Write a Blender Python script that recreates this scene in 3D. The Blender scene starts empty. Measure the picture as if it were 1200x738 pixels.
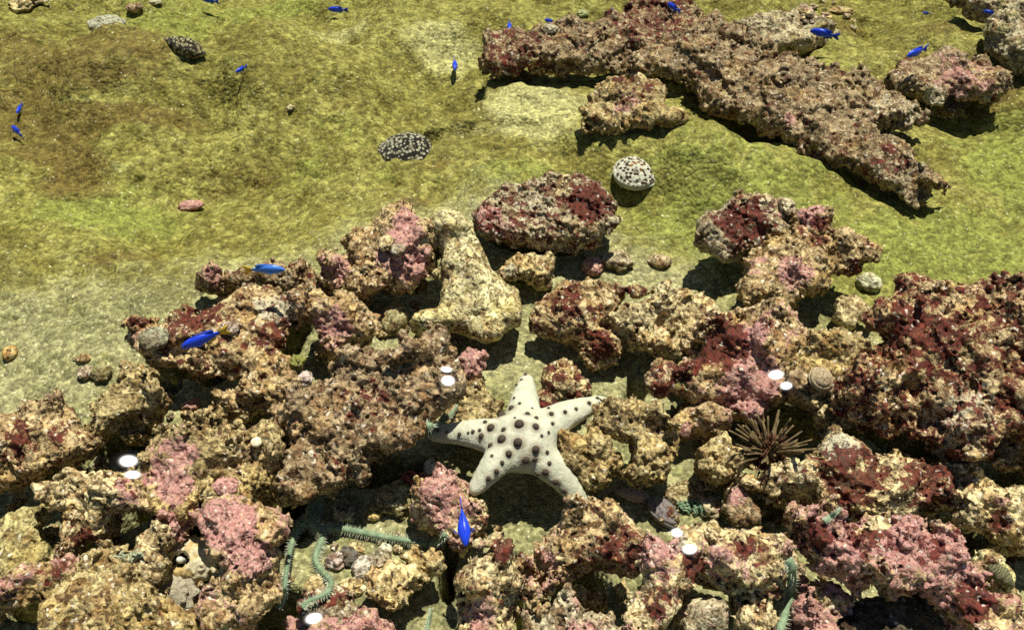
import bpy, math, random, time
import numpy as np
import openvdb as vdb
from mathutils import Vector, Matrix
from mathutils.bvhtree import BVHTree

T0 = time.time()
R = math.radians
sc = bpy.context.scene
COL = sc.collection

# ------------------------------------------------------------------ camera, sky, sun, exposure
CAM_H, PITCH, FPX = 1.15, R(45), 1082.0
cam = bpy.data.cameras.new('camera')
cam.sensor_width = 36.0
cam.lens = 36.0 * FPX / 1200.0
cam.clip_start, cam.clip_end = 0.02, 400
cam_o = bpy.data.objects.new('camera', cam)
COL.objects.link(cam_o)
cam_o.location = (0, 0, CAM_H)
cam_o.rotation_euler = (R(90) - PITCH, 0, 0)
sc.camera = cam_o

EYE = np.array([0.0, 0.0, CAM_H])
FWD = np.array([0, math.cos(PITCH), -math.sin(PITCH)])
UPV = np.array([0, math.sin(PITCH), math.cos(PITCH)])
RGT = np.array([1.0, 0, 0])

def ray(px, py):
    d = FWD + RGT * ((px - 600.0) / FPX) - UPV * ((py - 369.0) / FPX)
    return d / np.linalg.norm(d)

# high sun beyond the pool, a little to one side; steep, as it arrives through the water
SUN_EL, SUN_AZ = R(71), R(24)
SUN = np.array([math.cos(SUN_EL) * math.sin(SUN_AZ), math.cos(SUN_EL) * math.cos(SUN_AZ), math.sin(SUN_EL)])

world = bpy.data.worlds.new('World'); sc.world = world
world.use_nodes = True
wn = world.node_tree.nodes; wl = world.node_tree.links
sky = wn.new('ShaderNodeTexSky'); sky.sky_type = 'NISHITA'; sky.sun_disc = False
sky.air_density = 0.7; sky.dust_density = 0.2
sky.sun_elevation = SUN_EL; sky.sun_rotation = SUN_AZ
wn['Background'].inputs['Strength'].default_value = 0.06
wl.new(sky.outputs['Color'], wn['Background'].inputs['Color'])

sun = bpy.data.lights.new('sun', 'SUN'); sun.energy = 5.0; sun.angle = R(0.5); sun.color = (1.0, 0.955, 0.87)
sun_o = bpy.data.objects.new('sun', sun); COL.objects.link(sun_o)
sun_o.rotation_euler = Vector(-SUN).to_track_quat('-Z', 'Y').to_euler()
sun_o.location = tuple(SUN * 8)

sc.view_settings.view_transform = 'Standard'
sc.view_settings.look = 'None'
sc.view_settings.exposure = 0.5
sc.view_settings.gamma = 1.0
sc.view_settings.use_curve_mapping = False
try:
    sc.cycles.max_bounces = 6; sc.cycles.diffuse_bounces = 2; sc.cycles.transparent_max_bounces = 8
    sc.cycles.use_denoising = False; sc.cycles.filter_width = 1.6
    sc.cycles.caustics_reflective = False; sc.cycles.caustics_refractive = False
except Exception:
    pass

# ------------------------------------------------------------------ noise volumes (numpy, tileable)
rng = np.random.default_rng(7)
NV = 96
def field(beta, lo, hi, seed):
    r = np.random.default_rng(seed)
    w = np.fft.rfftn(r.standard_normal((NV, NV, NV)))
    k = np.fft.fftfreq(NV) * NV
    kz = np.fft.rfftfreq(NV) * NV
    kk = np.sqrt(k[:, None, None] ** 2 + k[None, :, None] ** 2 + kz[None, None, :] ** 2)
    f = np.where((kk >= lo) & (kk <= hi), np.maximum(kk, 1e-6) ** (-beta), 0)
    v = np.fft.irfftn(w * f, s=(NV, NV, NV))
    return (v / v.std()).astype(np.float32)
G_LOW = field(1.9, 2, 10, 1)       # soft lumps: unit = whole tile
G_FINE = field(1.5, 4, 40, 2)      # rough crust
G_RID = np.abs(field(1.8, 3, 24, 3))

def worley(nc, seed):
    r = np.random.default_rng(seed)
    cell = NV // nc
    jit = r.random((nc, nc, nc, 3)).astype(np.float32)
    idx = np.arange(NV)
    ci = idx // cell; fr = (idx % cell + 0.5) / cell
    f1 = np.full((NV, NV, NV), 9, np.float32); f2 = f1.copy(); idv = np.zeros((NV, NV, NV), np.float32)
    hv = r.random((nc, nc, nc)).astype(np.float32)
    for a in (-1, 0, 1):
        for b in (-1, 0, 1):
            for c in (-1, 0, 1):
                J = jit[np.ix_((ci + a) % nc, (ci + b) % nc, (ci + c) % nc)]
                dd = ((J[..., 0] + a - fr[:, None, None]) ** 2 + (J[..., 1] + b - fr[None, :, None]) ** 2
                      + (J[..., 2] + c - fr[None, None, :]) ** 2)
                idv = np.where(dd < f1, hv[np.ix_((ci + a) % nc, (ci + b) % nc, (ci + c) % nc)], idv)
                f2 = np.minimum(f2, np.maximum(dd, f1)); f1 = np.minimum(f1, dd)
    return np.sqrt(f1), np.sqrt(f2), idv
W1, W2, WID = worley(8, 4)               # 8 cells a tile
WE = W2 - W1

def smp(vol, p):
    """trilinear lookup; p in tile units, any shape (...,3)"""
    q = (p * NV).astype(np.float32)
    i = np.floor(q).astype(np.int32); f = q - i
    i0 = i % NV; i1 = (i0 + 1) % NV
    x0, y0, z0 = i0[..., 0], i0[..., 1], i0[..., 2]; x1, y1, z1 = i1[..., 0], i1[..., 1], i1[..., 2]
    fx, fy, fz = f[..., 0], f[..., 1], f[..., 2]
    a = vol[x0, y0, z0] * (1 - fx) + vol[x1, y0, z0] * fx
    b = vol[x0, y1, z0] * (1 - fx) + vol[x1, y1, z0] * fx
    c = vol[x0, y0, z1] * (1 - fx) + vol[x1, y0, z1] * fx
    e = vol[x0, y1, z1] * (1 - fx) + vol[x1, y1, z1] * fx
    return (a * (1 - fy) + b * fy) * (1 - fz) + (c * (1 - fy) + e * fy) * fz

def smn(vol, p):
    i = np.floor(p * NV).astype(np.int32) % NV
    return vol[i[..., 0], i[..., 1], i[..., 2]]

def sstep(x, a, b):
    t = np.clip((x - a) / (b - a), 0, 1)
    return t * t * (3 - 2 * t)

def poly_sd(U, V, P):
    """signed distance to polygon, positive inside"""
    dm = np.full(U.shape, 1e9); ins = np.zeros(U.shape, bool)
    n = len(P)
    for i in range(n):
        a, b = P[i], P[(i + 1) % n]
        e = b - a
        t = np.clip(((U - a[0]) * e[0] + (V - a[1]) * e[1]) / max(e @ e, 1e-12), 0, 1)
        dm = np.minimum(dm, (U - a[0] - t * e[0]) ** 2 + (V - a[1] - t * e[1]) ** 2)
        c = (a[1] > V) != (b[1] > V)
        with np.errstate(divide='ignore', invalid='ignore'):
            ins ^= c & (U < (b[0] - a[0]) * (V - a[1]) / (b[1] - a[1]) + a[0])
    dm = np.sqrt(dm)
    return np.where(ins, dm, -dm)

# ------------------------------------------------------------------ ground height
def on_plane(px, py, z):
    d = ray(px, py)
    return EYE + d * ((z - EYE[2]) / d[2])

CREST = np.array([on_plane(x, y, 0.03)[:2] for x, y in ((150, 196), (300, 186), (400, 180), (500, 174), (600, 169), (700, 162), (800, 166), (900, 182), (1000, 205), (1100, 240))])
SHELF = np.array([on_plane(x, y, 0.02)[:2] for x, y in ((600, 84), (572, 96), (563, 112), (562, 126), (545, 142), (500, 157), (445, 161), (470, 167), (700, 156), (850, 161), (880, 120), (760, 80))])
CREST2 = np.array([on_plane(x, y, 0.02)[:2] for x, y in ((-200, 30), (-50, 40), (60, 50), (170, 64), (260, 86), (300, 96), (360, 74), (430, 58), (500, 66))])
MOUND = on_plane(1215, 215, 0.03)[:2]
CR1 = np.array([on_plane(x, y, 0)[:2] for x, y in ((1008, -4), (1018, 12), (1030, 30), (1042, 40))])
CR2 = np.array([on_plane(x, y, 0)[:2] for x, y in ((1095, 22), (1125, 33), (1150, 50), (1162, 62))])

def line_d(X, Y, P):
    dm = np.full(X.shape, 1e9)
    for a, b in zip(P[:-1], P[1:]):
        e = b - a
        t = np.clip(((X - a[0]) * e[0] + (Y - a[1]) * e[1]) / (e @ e), 0, 1)
        dm = np.minimum(dm, (X - a[0] - t * e[0]) ** 2 + (Y - a[1] - t * e[1]) ** 2)
    return np.sqrt(dm)

def gz(X, Y, fine=False):
    X = np.asarray(X, float); Y = np.asarray(Y, float)
    p = np.stack([X, Y, np.full_like(X, 0.37)], -1)
    far = sstep(Y, 1.15, 1.6)
    lat = np.maximum(sstep(-X, 0.2, 0.7) * sstep(Y, 1.0, 1.3), far)
    z = 0.024 * smp(G_LOW, p / 1.7) * (0.2 + 0.8 * lat) + 0.004 * smp(G_LOW, p / 0.55) + 0.0035 * smp(G_LOW, p / 0.25) * lat
    yc = np.interp(X, CREST[:, 0], CREST[:, 1])
    s = Y - yc
    fade = sstep(X, CREST[1, 0] - .1, CREST[3, 0] + .05) * (1 - sstep(X, CREST[7, 0], CREST[9, 0]))
    crest = fade * 0.042 * np.where(s < 0, np.exp(-(s / 0.26) ** 2), np.exp(-(s / 0.08) ** 2))
    sd = poly_sd(X, Y, SHELF) + 0.005 * smp(G_LOW, p / 0.4)
    z = z + np.maximum(crest, 0.042 * sstep(sd, -0.008, 0.012) * (1 - sstep(X, 0.35, 0.6)))
    basin = np.exp(-(((X + 0.17) / 0.15) ** 2 + ((Y - 1.78) / 0.12) ** 2))
    z = z - 0.065 * basin * (1 - sstep(sd, -0.02, 0.01))
    y2 = np.interp(X, CREST2[:, 0], CREST2[:, 1]); s2 = Y - y2
    z = z + 0.050 * np.where(s2 < 0, np.exp(-(s2 / 0.20) ** 2), np.exp(-(s2 / 0.05) ** 2)) * (1 - sstep(X, CREST2[6, 0], CREST2[8, 0]))
    if fine:
        z = z - PIT_DEPTH * pits(X, Y)
    z = z + 0.07 * np.exp(-(((X - MOUND[0]) / 0.22) ** 2 + ((Y - MOUND[1]) / 0.13) ** 2))
    z = z - 0.02 * np.exp(-(line_d(X, Y, CR1) / 0.012) ** 2) - 0.022 * np.exp(-(line_d(X, Y, CR2) / 0.014) ** 2)
    if fine:
        near = np.exp(-np.maximum(0, np.hypot(X, Y - 1.4) - 2.0))
        rough = 0.35 + 0.65 * sstep(Y, 1.0, 1.5)
        z = z + near * rough * (0.0007 * smp(G_FINE, p / 0.5) + 0.0012 * (0.5 - smp(W1, p / 0.16)))
    return z

# deep gaps between the piled rocks, down to the bed below
PIT_DEPTH = 0.10
PITS = []
for x, y, rx, ry in ((148, 528, 40, 16), (75, 562, 34, 14), (96, 620, 24, 26), (240, 446, 56, 14), (350, 395, 18, 30), (225, 628, 24, 18), (40, 712, 36, 14), (205, 470, 20, 12), (160, 612, 20, 20),
                     (410, 552, 60, 24), (450, 560, 40, 18), (345, 600, 22, 40), (1000, 498, 70, 22), (1085, 535, 50, 22), (830, 505, 50, 16), (880, 500, 30, 20), (1165, 560, 45, 16), 
                     (528, 680, 10, 40), (820, 678, 30, 16), (665, 688, 34, 16), (1120, 638, 50, 16), (745, 470, 14, 20), (940, 500, 30, 20), (900, 612, 40, 10), (600, 700, 14, 30), (260, 560, 20, 12), (300, 740, 60, 20), (170, 700, 30, 14), (700, 570, 18, 10), (620, 300, 44, 12)):
    c = on_plane(x, y, -0.02); k_ = np.linalg.norm(c - EYE) / FPX
    PITS.append((c[0], c[1], rx * k_, ry * k_ / 0.75))
def pits(X, Y):
    m = np.zeros(X.shape)
    p = np.stack([X, Y, np.full_like(X, .7)], -1)
    w = .22 * smp(G_LOW, p / .3)
    for cx, cy, a, b in PITS:
        m = np.maximum(m, 1 - sstep(np.hypot((X - cx) / a, (Y - cy) / b) + w, .75, 1.15))
    return m

def hit_ground(px, py):
    z = 0.0
    for _ in range(12):
        p = on_plane(px, py, z)
        z = 0.5 * z + 0.5 * float(gz(p[0], p[1]))
    return on_plane(px, py, z)

# ------------------------------------------------------------------ object helpers
def tag(o, label=None, cat=None, group=None, kind=None):
    if label: o['label'] = label
    if cat: o['category'] = cat
    if group: o['group'] = group
    if kind: o['kind'] = kind
    return o

def mesh_obj(name, verts, faces, mat, parent=None, loc=None, smooth=True, attrs=None):
    """faces: list, or an (n,3)/(n,4) array; verts in world space unless loc is None"""
    V = np.asarray(verts, np.float32)
    if loc is not None:
        V = V - np.asarray(loc, np.float32)
    me = bpy.data.meshes.new(name)
    if isinstance(faces, np.ndarray):
        k = faces.shape[1]; n = len(faces)
        me.vertices.add(len(V)); me.vertices.foreach_set('co', V.ravel())
        me.loops.add(n * k); me.loops.foreach_set('vertex_index', faces.astype(np.int32).ravel())
        me.polygons.add(n); me.polygons.foreach_set('loop_start', np.arange(0, n * k, k, dtype=np.int32))
        me.update(calc_edges=True)
    else:
        me.from_pydata([tuple(map(float, v)) for v in V], [], faces)
    me.polygons.foreach_set('use_smooth', np.full(len(me.polygons), smooth))
    for an, arr in (attrs or {}).items():
        a = me.attributes.new(an, 'FLOAT_COLOR', 'POINT')
        a.data.foreach_set('color', np.asarray(arr, np.float32).ravel())
    me.materials.append(mat)
    me.validate()
    o = bpy.data.objects.new(name, me); COL.objects.link(o)
    if loc is not None: o.location = tuple(loc)
    if parent is not None: o.parent = parent
    return o

def empty(name, loc=(0, 0, 0)):
    o = bpy.data.objects.new(name, None); COL.objects.link(o)
    o.location = tuple(loc); o.empty_display_size = 0.02
    return o

def vnormals(V, F):
    a = V[F[:, 2]] - V[F[:, 0]]; b = V[F[:, -1]] - V[F[:, 1]] if F.shape[1] == 4 else V[F[:, 1]] - V[F[:, 0]]
    n = np.cross(a, b) if F.shape[1] == 4 else np.cross(b, a)
    N = np.zeros_like(V)
    for c in range(F.shape[1]):
        for ax in range(3):
            N[:, ax] += np.bincount(F[:, c], n[:, ax], len(V))
    return N / np.maximum(np.linalg.norm(N, axis=1, keepdims=True), 1e-12)

def iso(F, vox):
    """quads of the zero level of a field sampled at vox steps; returns vertices in grid units*vox, outward faces"""
    g = vdb.FloatGrid(float(3 * vox)); g.copyFromArray(np.ascontiguousarray(F, dtype=np.float32), tolerance=0)
    pts, tri, quad = g.convertToPolygons(0.0, 0.0)
    pts = pts.astype(np.float64) * vox; quad = quad.astype(np.int64)
    # make faces point outward
    n = vnormals(pts, quad)
    gx = np.clip(np.round(pts / vox + n * 1.6).astype(int), 0, np.array(F.shape) - 1)
    if np.mean(F[gx[:, 0], gx[:, 1], gx[:, 2]] > 0) < 0.5:
        quad = quad[:, ::-1]; n = -n
    return pts, quad, n

# ------------------------------------------------------------------ materials
class NT:
    def __init__(s, name):
        s.m = bpy.data.materials.new(name); s.m.use_nodes = True
        s.t = s.m.node_tree; s.n = s.t.nodes; s.l = s.t.links
        s.b = s.n['Principled BSDF']
        s.b.inputs['Roughness'].default_value = 0.75
        s.b.inputs['Specular IOR Level'].default_value = 0.12
    def new(s, typ, **kw):
        n = s.n.new(typ)
        for k, v in kw.items():
            if k.startswith('_'): setattr(n, k[1:], v)
            else: s.put(n.inputs[k], v)
        return n
    def put(s, sock, v):
        if isinstance(v, bpy.types.NodeSocket): s.l.new(v, sock)
        elif hasattr(sock, 'default_value'):
            if isinstance(v, (tuple, list)) and len(v) == 3 and len(sock.default_value) == 4: v = (*v, 1)
            sock.default_value = v
    def math(s, op, a, b=0.0, c=None, clamp=False):
        n = s.n.new('ShaderNodeMath'); n.operation = op; n.use_clamp = clamp
        s.put(n.inputs[0], a); s.put(n.inputs[1], b)
        if c is not None: s.put(n.inputs[2], c)
        return n.outputs[0]
    def step(s, v, a, b):
        n = s.n.new('ShaderNodeMapRange'); n.interpolation_type = 'SMOOTHSTEP'
        s.put(n.inputs['Value'], v); n.inputs['From Min'].default_value = a; n.inputs['From Max'].default_value = b
        return n.outputs['Result']
    def mix(s, f, a, b, blend='MIX'):
        n = s.n.new('ShaderNodeMix'); n.data_type = 'RGBA'; n.blend_type = blend
        s.put(n.inputs['Factor'], f); s.put(n.inputs['A'], a) if False else None
        s.put(n.inputs[0], f); s.put(n.inputs[6], a); s.put(n.inputs[7], b)
        return n.outputs[2]
    def coords(s, rand=True):
        tc = s.n.new('ShaderNodeTexCoord')
        if not rand: return tc.outputs['Object']
        oi = s.n.new('ShaderNodeObjectInfo')
        v = s.n.new('ShaderNodeVectorMath'); v.operation = 'MULTIPLY_ADD'
        s.put(v.inputs[0], oi.outputs['Random']); v.inputs[1].default_value = (37, 53, 71); s.l.new(tc.outputs['Object'], v.inputs[2])
        return v.outputs[0]
    def noise(s, co, scale, detail=4, rough=0.55, dist=0.0):
        n = s.new('ShaderNodeTexNoise', Vector=co, Scale=scale, Detail=detail, Roughness=rough, Distortion=dist)
        return n.outputs['Fac']
    def vor(s, co, scale, feature='F1', rnd=1.0):
        n = s.n.new('ShaderNodeTexVoronoi'); n.feature = feature
        s.put(n.inputs['Vector'], co); n.inputs['Scale'].default_value = scale; n.inputs['Randomness'].default_value = rnd
        return n
    def shift(s, co, off):
        v = s.n.new('ShaderNodeVectorMath'); v.operation = 'ADD'; s.put(v.inputs[0], co); v.inputs[1].default_value = off
        return v.outputs[0]
    def warp(s, co, scale, amt):
        n = s.new('ShaderNodeTexNoise', Vector=co, Scale=scale, Detail=3.0)
        a = s.n.new('ShaderNodeVectorMath'); a.operation = 'SUBTRACT'; s.l.new(n.outputs['Color'], a.inputs[0]); a.inputs[1].default_value = (.5, .5, .5)
        b = s.n.new('ShaderNodeVectorMath'); b.operation = 'SCALE'; s.l.new(a.outputs[0], b.inputs[0]); b.inputs['Scale'].default_value = amt
        c = s.n.new('ShaderNodeVectorMath'); c.operation = 'ADD'; s.put(c.inputs[0], co); s.l.new(b.outputs[0], c.inputs[1])
        return c.outputs[0]
    def bump(s, h, strength, dist, prev=None):
        n = s.n.new('ShaderNodeBump'); n.inputs['Strength'].default_value = strength; n.inputs['Distance'].default_value = dist
        s.put(n.inputs['Height'], h)
        if prev is not None: s.l.new(prev, n.inputs['Normal'])
        return n.outputs['Normal']
    def attr(s, name):
        n = s.n.new('ShaderNodeAttribute'); n.attribute_name = name
        sp = s.n.new('ShaderNodeSeparateColor'); s.l.new(n.outputs['Color'], sp.inputs[0])
        return n.outputs['Color'], sp.outputs[0], sp.outputs[1], sp.outputs[2], n.outputs['Alpha']
    def out(s, color, normal=None):
        s.put(s.b.inputs['Base Color'], color)
        if normal is not None: s.l.new(normal, s.b.inputs['Normal'])
        return s.m

def rock_material():
    s = NT('encrusted_rock')
    co = s.coords()
    base = s.attr('base')[0]
    _, pk, mr, gr, pl = s.attr('tend')
    wco = s.warp(co, 60, 0.014)
    cell = s.vor(wco, 78); cell2 = s.vor(wco, 260)
    sep = s.n.new('ShaderNodeSeparateColor'); s.l.new(cell.outputs['Color'], sep.inputs[0])
    sep2 = s.n.new('ShaderNodeSeparateColor'); s.l.new(cell2.outputs['Color'], sep2.inputs[0])
    n_a = s.noise(co, 28, 5, .7, .4)
    n_b = s.noise(s.shift(co, (3.1, 1.7, 9.2)), 46, 5, .72, .5)
    n_c = s.noise(s.shift(co, (7.7, 4.4, 2.9)), 18, 3, .6)
    n_f = s.noise(co, 210, 3, .65)
    n_m = n_a
    # crumb mosaic: the tan base goes from dull brown through ochre to cream piece by piece
    v = s.math('MULTIPLY_ADD', sep.outputs[0], 0.5, s.math('MULTIPLY_ADD', sep2.outputs[1], 0.5, s.math('MULTIPLY_ADD', n_f, 0.8, -0.25)))
    ramp = s.n.new('ShaderNodeValToRGB'); e = ramp.color_ramp
    e.elements[0].position = 0.18; e.elements[0].color = (0.13, 0.095, 0.075, 1)
    e.elements[1].position = 0.95; e.elements[1].color = (1.7, 1.67, 1.55, 1)
    for p, c in ((0.4, (0.58, 0.50, 0.40, 1)), (0.66, (1.05, 1.0, 0.9, 1))):
        x = e.elements.new(p); x.color = c
    s.l.new(v, ramp.inputs[0])
    col = s.mix(1.0, base, ramp.outputs[0], 'MULTIPLY')
    col = s.mix(s.math('MULTIPLY', s.step(sep.outputs[1], .62, .70), .55), col, s.mix(1.0, col, (1.25, 1.32, 1.35, 1), 'MULTIPLY'))
    col = s.mix(s.math('MULTIPLY', s.step(sep.outputs[1], .22, .14), .6), col, s.mix(1.0, col, (.62, .44, .34, 1), 'MULTIPLY'))
    ochre = s.step(n_c, 0.5, 0.62)
    col = s.mix(s.math('MULTIPLY', ochre, 0.55), col, s.mix(1.0, col, (1.05, 0.93, 0.68, 1), 'MULTIPLY'))
    # olive film, pale scour
    col = s.mix(s.math('MULTIPLY', s.step(s.math('ADD', gr, s.math('MULTIPLY_ADD', n_m, 1.0, s.math('MULTIPLY', n_c, .6))), 1.05, 1.35), .7), col, (0.20, 0.20, 0.045))
    col = s.mix(s.math('MULTIPLY', s.step(s.math('ADD', pl, s.math('MULTIPLY_ADD', n_f, .8, s.math('MULTIPLY', n_a, .8))), 1.12, 1.3), .8), col, (0.55, 0.50, 0.36))
    # pink coralline crust
    pinkc = s.mix(sep2.outputs[2], (0.32, 0.125, 0.118), (0.52, 0.275, 0.255))
    pinkc = s.mix(s.step(n_f, .5, .72), pinkc, (0.60, 0.43, 0.33))
    pm = s.step(s.math('ADD', pk, s.math('MULTIPLY_ADD', n_a, 1.5, s.math('MULTIPLY', n_f, .75))), 1.5, 1.62)
    col = s.mix(s.math('MULTIPLY', pm, .88), col, pinkc)
    # dark red turf, sharp-edged, broken by crumbs
    redc = s.mix(sep2.outputs[0], (0.030, 0.010, 0.009), (0.185, 0.028, 0.020))
    mm = s.step(s.math('ADD', mr, s.math('ADD', s.math('MULTIPLY_ADD', n_b, 1.25, s.math('MULTIPLY', n_f, .5)), s.math('MULTIPLY', sep.outputs[2], .3))), 1.38, 1.44)
    col = s.mix(s.math('MULTIPLY', mm, .93), col, redc)
    # little dark borings and white worm tubes
    col = s.mix(s.math('MULTIPLY', s.step(sep2.outputs[0], .84, .87), .7), col, (0.05, 0.03, 0.02))
    col = s.mix(s.math('MULTIPLY', s.step(sep2.outputs[1], .975, .985), .7), col, (0.70, 0.64, 0.52))
    h = s.math('ADD', s.math('MULTIPLY', cell2.outputs['Distance'], -0.8), s.noise(co, 420, 2, .7))
    nrm = s.bump(s.math('MULTIPLY_ADD', cell.outputs['Distance'], 1.3, s.math('MULTIPLY', h, .9)), .6, 0.003)
    return s.out(col, nrm)
ROCK = rock_material()

def ground_material():
    s = NT('algae_ground')
    co = s.coords(False)
    _, sand, brown, pale, lime = s.attr('tend')
    n1 = s.noise(co, 3.2, 4, .6); n2 = s.noise(s.shift(co, (5, 2, 1)), 9, 5, .62)
    n3 = s.noise(co, 55, 2, .55); n4 = s.noise(co, 200, 2, .6)
    n5 = s.noise(s.shift(co, (2, 9, 4)), 24, 4, .66)
    mp = s.n.new('ShaderNodeMapping'); mp.inputs['Scale'].default_value = (0.35, 1.0, 1.0); s.l.new(co, mp.inputs[0])
    ns = s.noise(mp.outputs[0], 16, 4, .62)      # drawn-out streaks along the ledge
    alg = s.mix(s.step(s.math('MULTIPLY_ADD', n3, .55, s.math('MULTIPLY', n2, 1.0)), .62, .95), (0.142, 0.122, 0.028), (0.238, 0.218, 0.062))
    alg = s.mix(s.step(s.math('ADD', lime, s.math('MULTIPLY_ADD', n5, 1.0, n1)), 1.08, 1.5), alg, (0.188, 0.200, 0.046))
    alg = s.mix(s.math('MULTIPLY', s.step(s.math('ADD', brown, s.math('MULTIPLY_ADD', ns, 1.1, s.math('MULTIPLY', n1, .5))), .98, 1.25), .75), alg, (0.118, 0.080, 0.022))
    alg = s.mix(s.math('MULTIPLY', s.step(s.math('ADD', pale, s.math('MULTIPLY_ADD', n5, .7, s.math('MULTIPLY', n2, .6))), 1.0, 1.4), .75), alg, (0.40, 0.375, 0.17))
    sn = s.mix(s.step(n2, .3, .7), (0.205, 0.196, 0.090), (0.285, 0.264, 0.138))
    sn = s.mix(s.step(n5, .55, .75), sn, (0.175, 0.17, 0.062))
    msk = s.step(s.math('ADD', sand, s.math('MULTIPLY', s.math('SUBTRACT', s.math('MULTIPLY_ADD', n5, .6, s.math('MULTIPLY', n2, .4)), .5), 1.3)), .3, .9)
    col = s.mix(msk, alg, sn)
    # speckle of fuzz and grains
    sp = s.math('MULTIPLY_ADD', n4, 1.9, s.math('MULTIPLY_ADD', n3, 1.0, -0.92))
    ramp = s.n.new('ShaderNodeValToRGB'); e = ramp.color_ramp
    e.elements[0].position = 0.22; e.elements[0].color = (0.66, 0.64, 0.58, 1)
    e.elements[1].position = 0.95; e.elements[1].color = (1.45, 1.45, 1.42, 1)
    x = e.elements.new(0.52); x.color = (0.98, 0.98, 0.98, 1)
    s.l.new(sp, ramp.inputs[0])
    col = s.mix(1.0, col, ramp.outputs[0], 'MULTIPLY')
    gr = s.vor(co, 210); sg = s.n.new('ShaderNodeSeparateColor'); s.l.new(gr.outputs['Color'], sg.inputs[0])
    white = s.math('MULTIPLY', s.step(s.math('MULTIPLY_ADD', msk, .07, sg.outputs[0]), .965, .98), s.step(gr.outputs['Distance'], .5, .3))
    col = s.mix(s.math('MULTIPLY', white, .6), col, (0.62, 0.58, 0.42))
    gcell = s.vor(s.warp(co, 120, .004), 115)
    nrm = s.bump(s.math('MULTIPLY_ADD', gcell.outputs['Distance'], -.8, s.math('MULTIPLY_ADD', n3, 1.2, s.math('MULTIPLY', n5, 1.5))), .6, 0.0065)
    sgc = s.n.new('ShaderNodeSeparateColor'); s.l.new(gcell.outputs['Color'], sgc.inputs[0])
    gv = s.math('MULTIPLY_ADD', sgc.outputs[0], .75, .62)
    gcv = s.n.new('ShaderNodeCombineColor'); [s.l.new(gv, gcv.inputs[k]) for k in range(3)]
    col = s.mix(1.0, col, gcv.outputs[0], 'MULTIPLY')
    return s.out(col, nrm)
GROUND = ground_material()

def simple_mat(name, c1, c2, scale=60, bump=0.4, rough=.7, spec=.15, detail=4, lo=.35, hi=.65, dist=.002):
    s = NT(name); co = s.coords()
    n = s.noise(co, scale, detail, .6)
    s.b.inputs['Roughness'].default_value = rough; s.b.inputs['Specular IOR Level'].default_value = spec
    return s.out(s.mix(s.step(n, lo, hi), c1, c2), s.bump(s.noise(co, scale * 4, 4, .65), bump, dist))

# ------------------------------------------------------------------ the ground sheet
def axis(lo, hi, step, far):
    core = np.arange(lo, hi + step / 2, step)
    ext = step * np.cumsum(1.35 ** np.arange(1, 30)); ext = ext[ext < far]
    ext = np.append(ext, far)
    return np.concatenate([(lo - ext)[::-1], core, hi + ext])
gx = axis(-1.55, 1.55, 0.005, 40.0); gy = axis(0.42, 2.62, 0.005, 40.0)
GX, GY = np.meshgrid(gx, gy, indexing='ij')
GZ = gz(GX, GY, True)
nx, ny = GX.shape
I = np.arange(nx * ny).reshape(nx, ny)
gq = np.stack([I[:-1, :-1], I[1:, :-1], I[1:, 1:], I[:-1, 1:]], -1).reshape(-1, 4)
bx = np.array([on_plane(x, y, 0)[:2] for x, y in ((-200, 345), (0, 345), (200, 352), (350, 330), (450, 300), (560, 262), (640, 285), (760, 300), (860, 345), (1000, 400), (1300, 400))])
bnd = np.interp(GX, bx[:, 0], bx[:, 1])
sandm = sstep(bnd - GY, -0.34, 0.20)
def gblob(lst):
    a = np.zeros(GX.shape)
    for x, y, rx, ry, w in lst:
        c = hit_ground(x, y); k = np.linalg.norm(c - EYE) / FPX
        ry_w = ry * k / max(0.3, -ray(x, y)[2])
        a = np.maximum(a, w * np.exp(-(((GX - c[0]) / (rx * k)) ** 2 + ((GY - c[1]) / ry_w) ** 2)))
    return a
brownm = gblob([(90, 140, 110, 10, 1.0), (60, 90, 120, 45, .5), (100, 70, 90, 25, .35), (60, 185, 60, 20, .5), (90, 215, 40, 30, .55), (480, 235, 40, 14, .45), (450, 255, 25, 14, .5), (300, 205, 60, 20, .4),
                (1130, 110, 90, 30, .5), (1080, 40, 60, 30, .35), (520, 190, 60, 12, .3), (140, 300, 60, 14, .45), (420, 110, 90, 14, .3), (760, 330, 50, 25, .3), (980, 20, 30, 30, .45)])
palem = gblob([(625, 118, 75, 40, 1.1), (520, 60, 60, 26, .8), (400, 42, 45, 14, .7), (560, 155, 70, 10, .55), (430, 300, 90, 26, .55), (330, 275, 60, 14, .35), (130, 195, 50, 10, .45), (60, 395, 110, 55, .5), (370, 55, 30, 10, .3)])
limem = gblob([(300, 20, 150, 22, .5), (120, 255, 90, 30, .75), (330, 200, 120, 40, .3), (850, 220, 140, 60, .65), (1080, 300, 150, 50, .75), (1185, 195, 60, 50, .9), (640, 215, 90, 20, .4), (220, 40, 90, 20, .4), (430, 165, 60, 10, .3), (840, 360, 40, 20, .4), (620, 620, 40, 30, .3)])
GA = np.stack([sandm, brownm, palem, limem * .75], -1).reshape(-1, 4)
ground = mesh_obj('ground', np.stack([GX, GY, GZ], -1).reshape(-1, 3), gq, GROUND, attrs={'tend': GA})
tag(ground, kind='structure')

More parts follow.
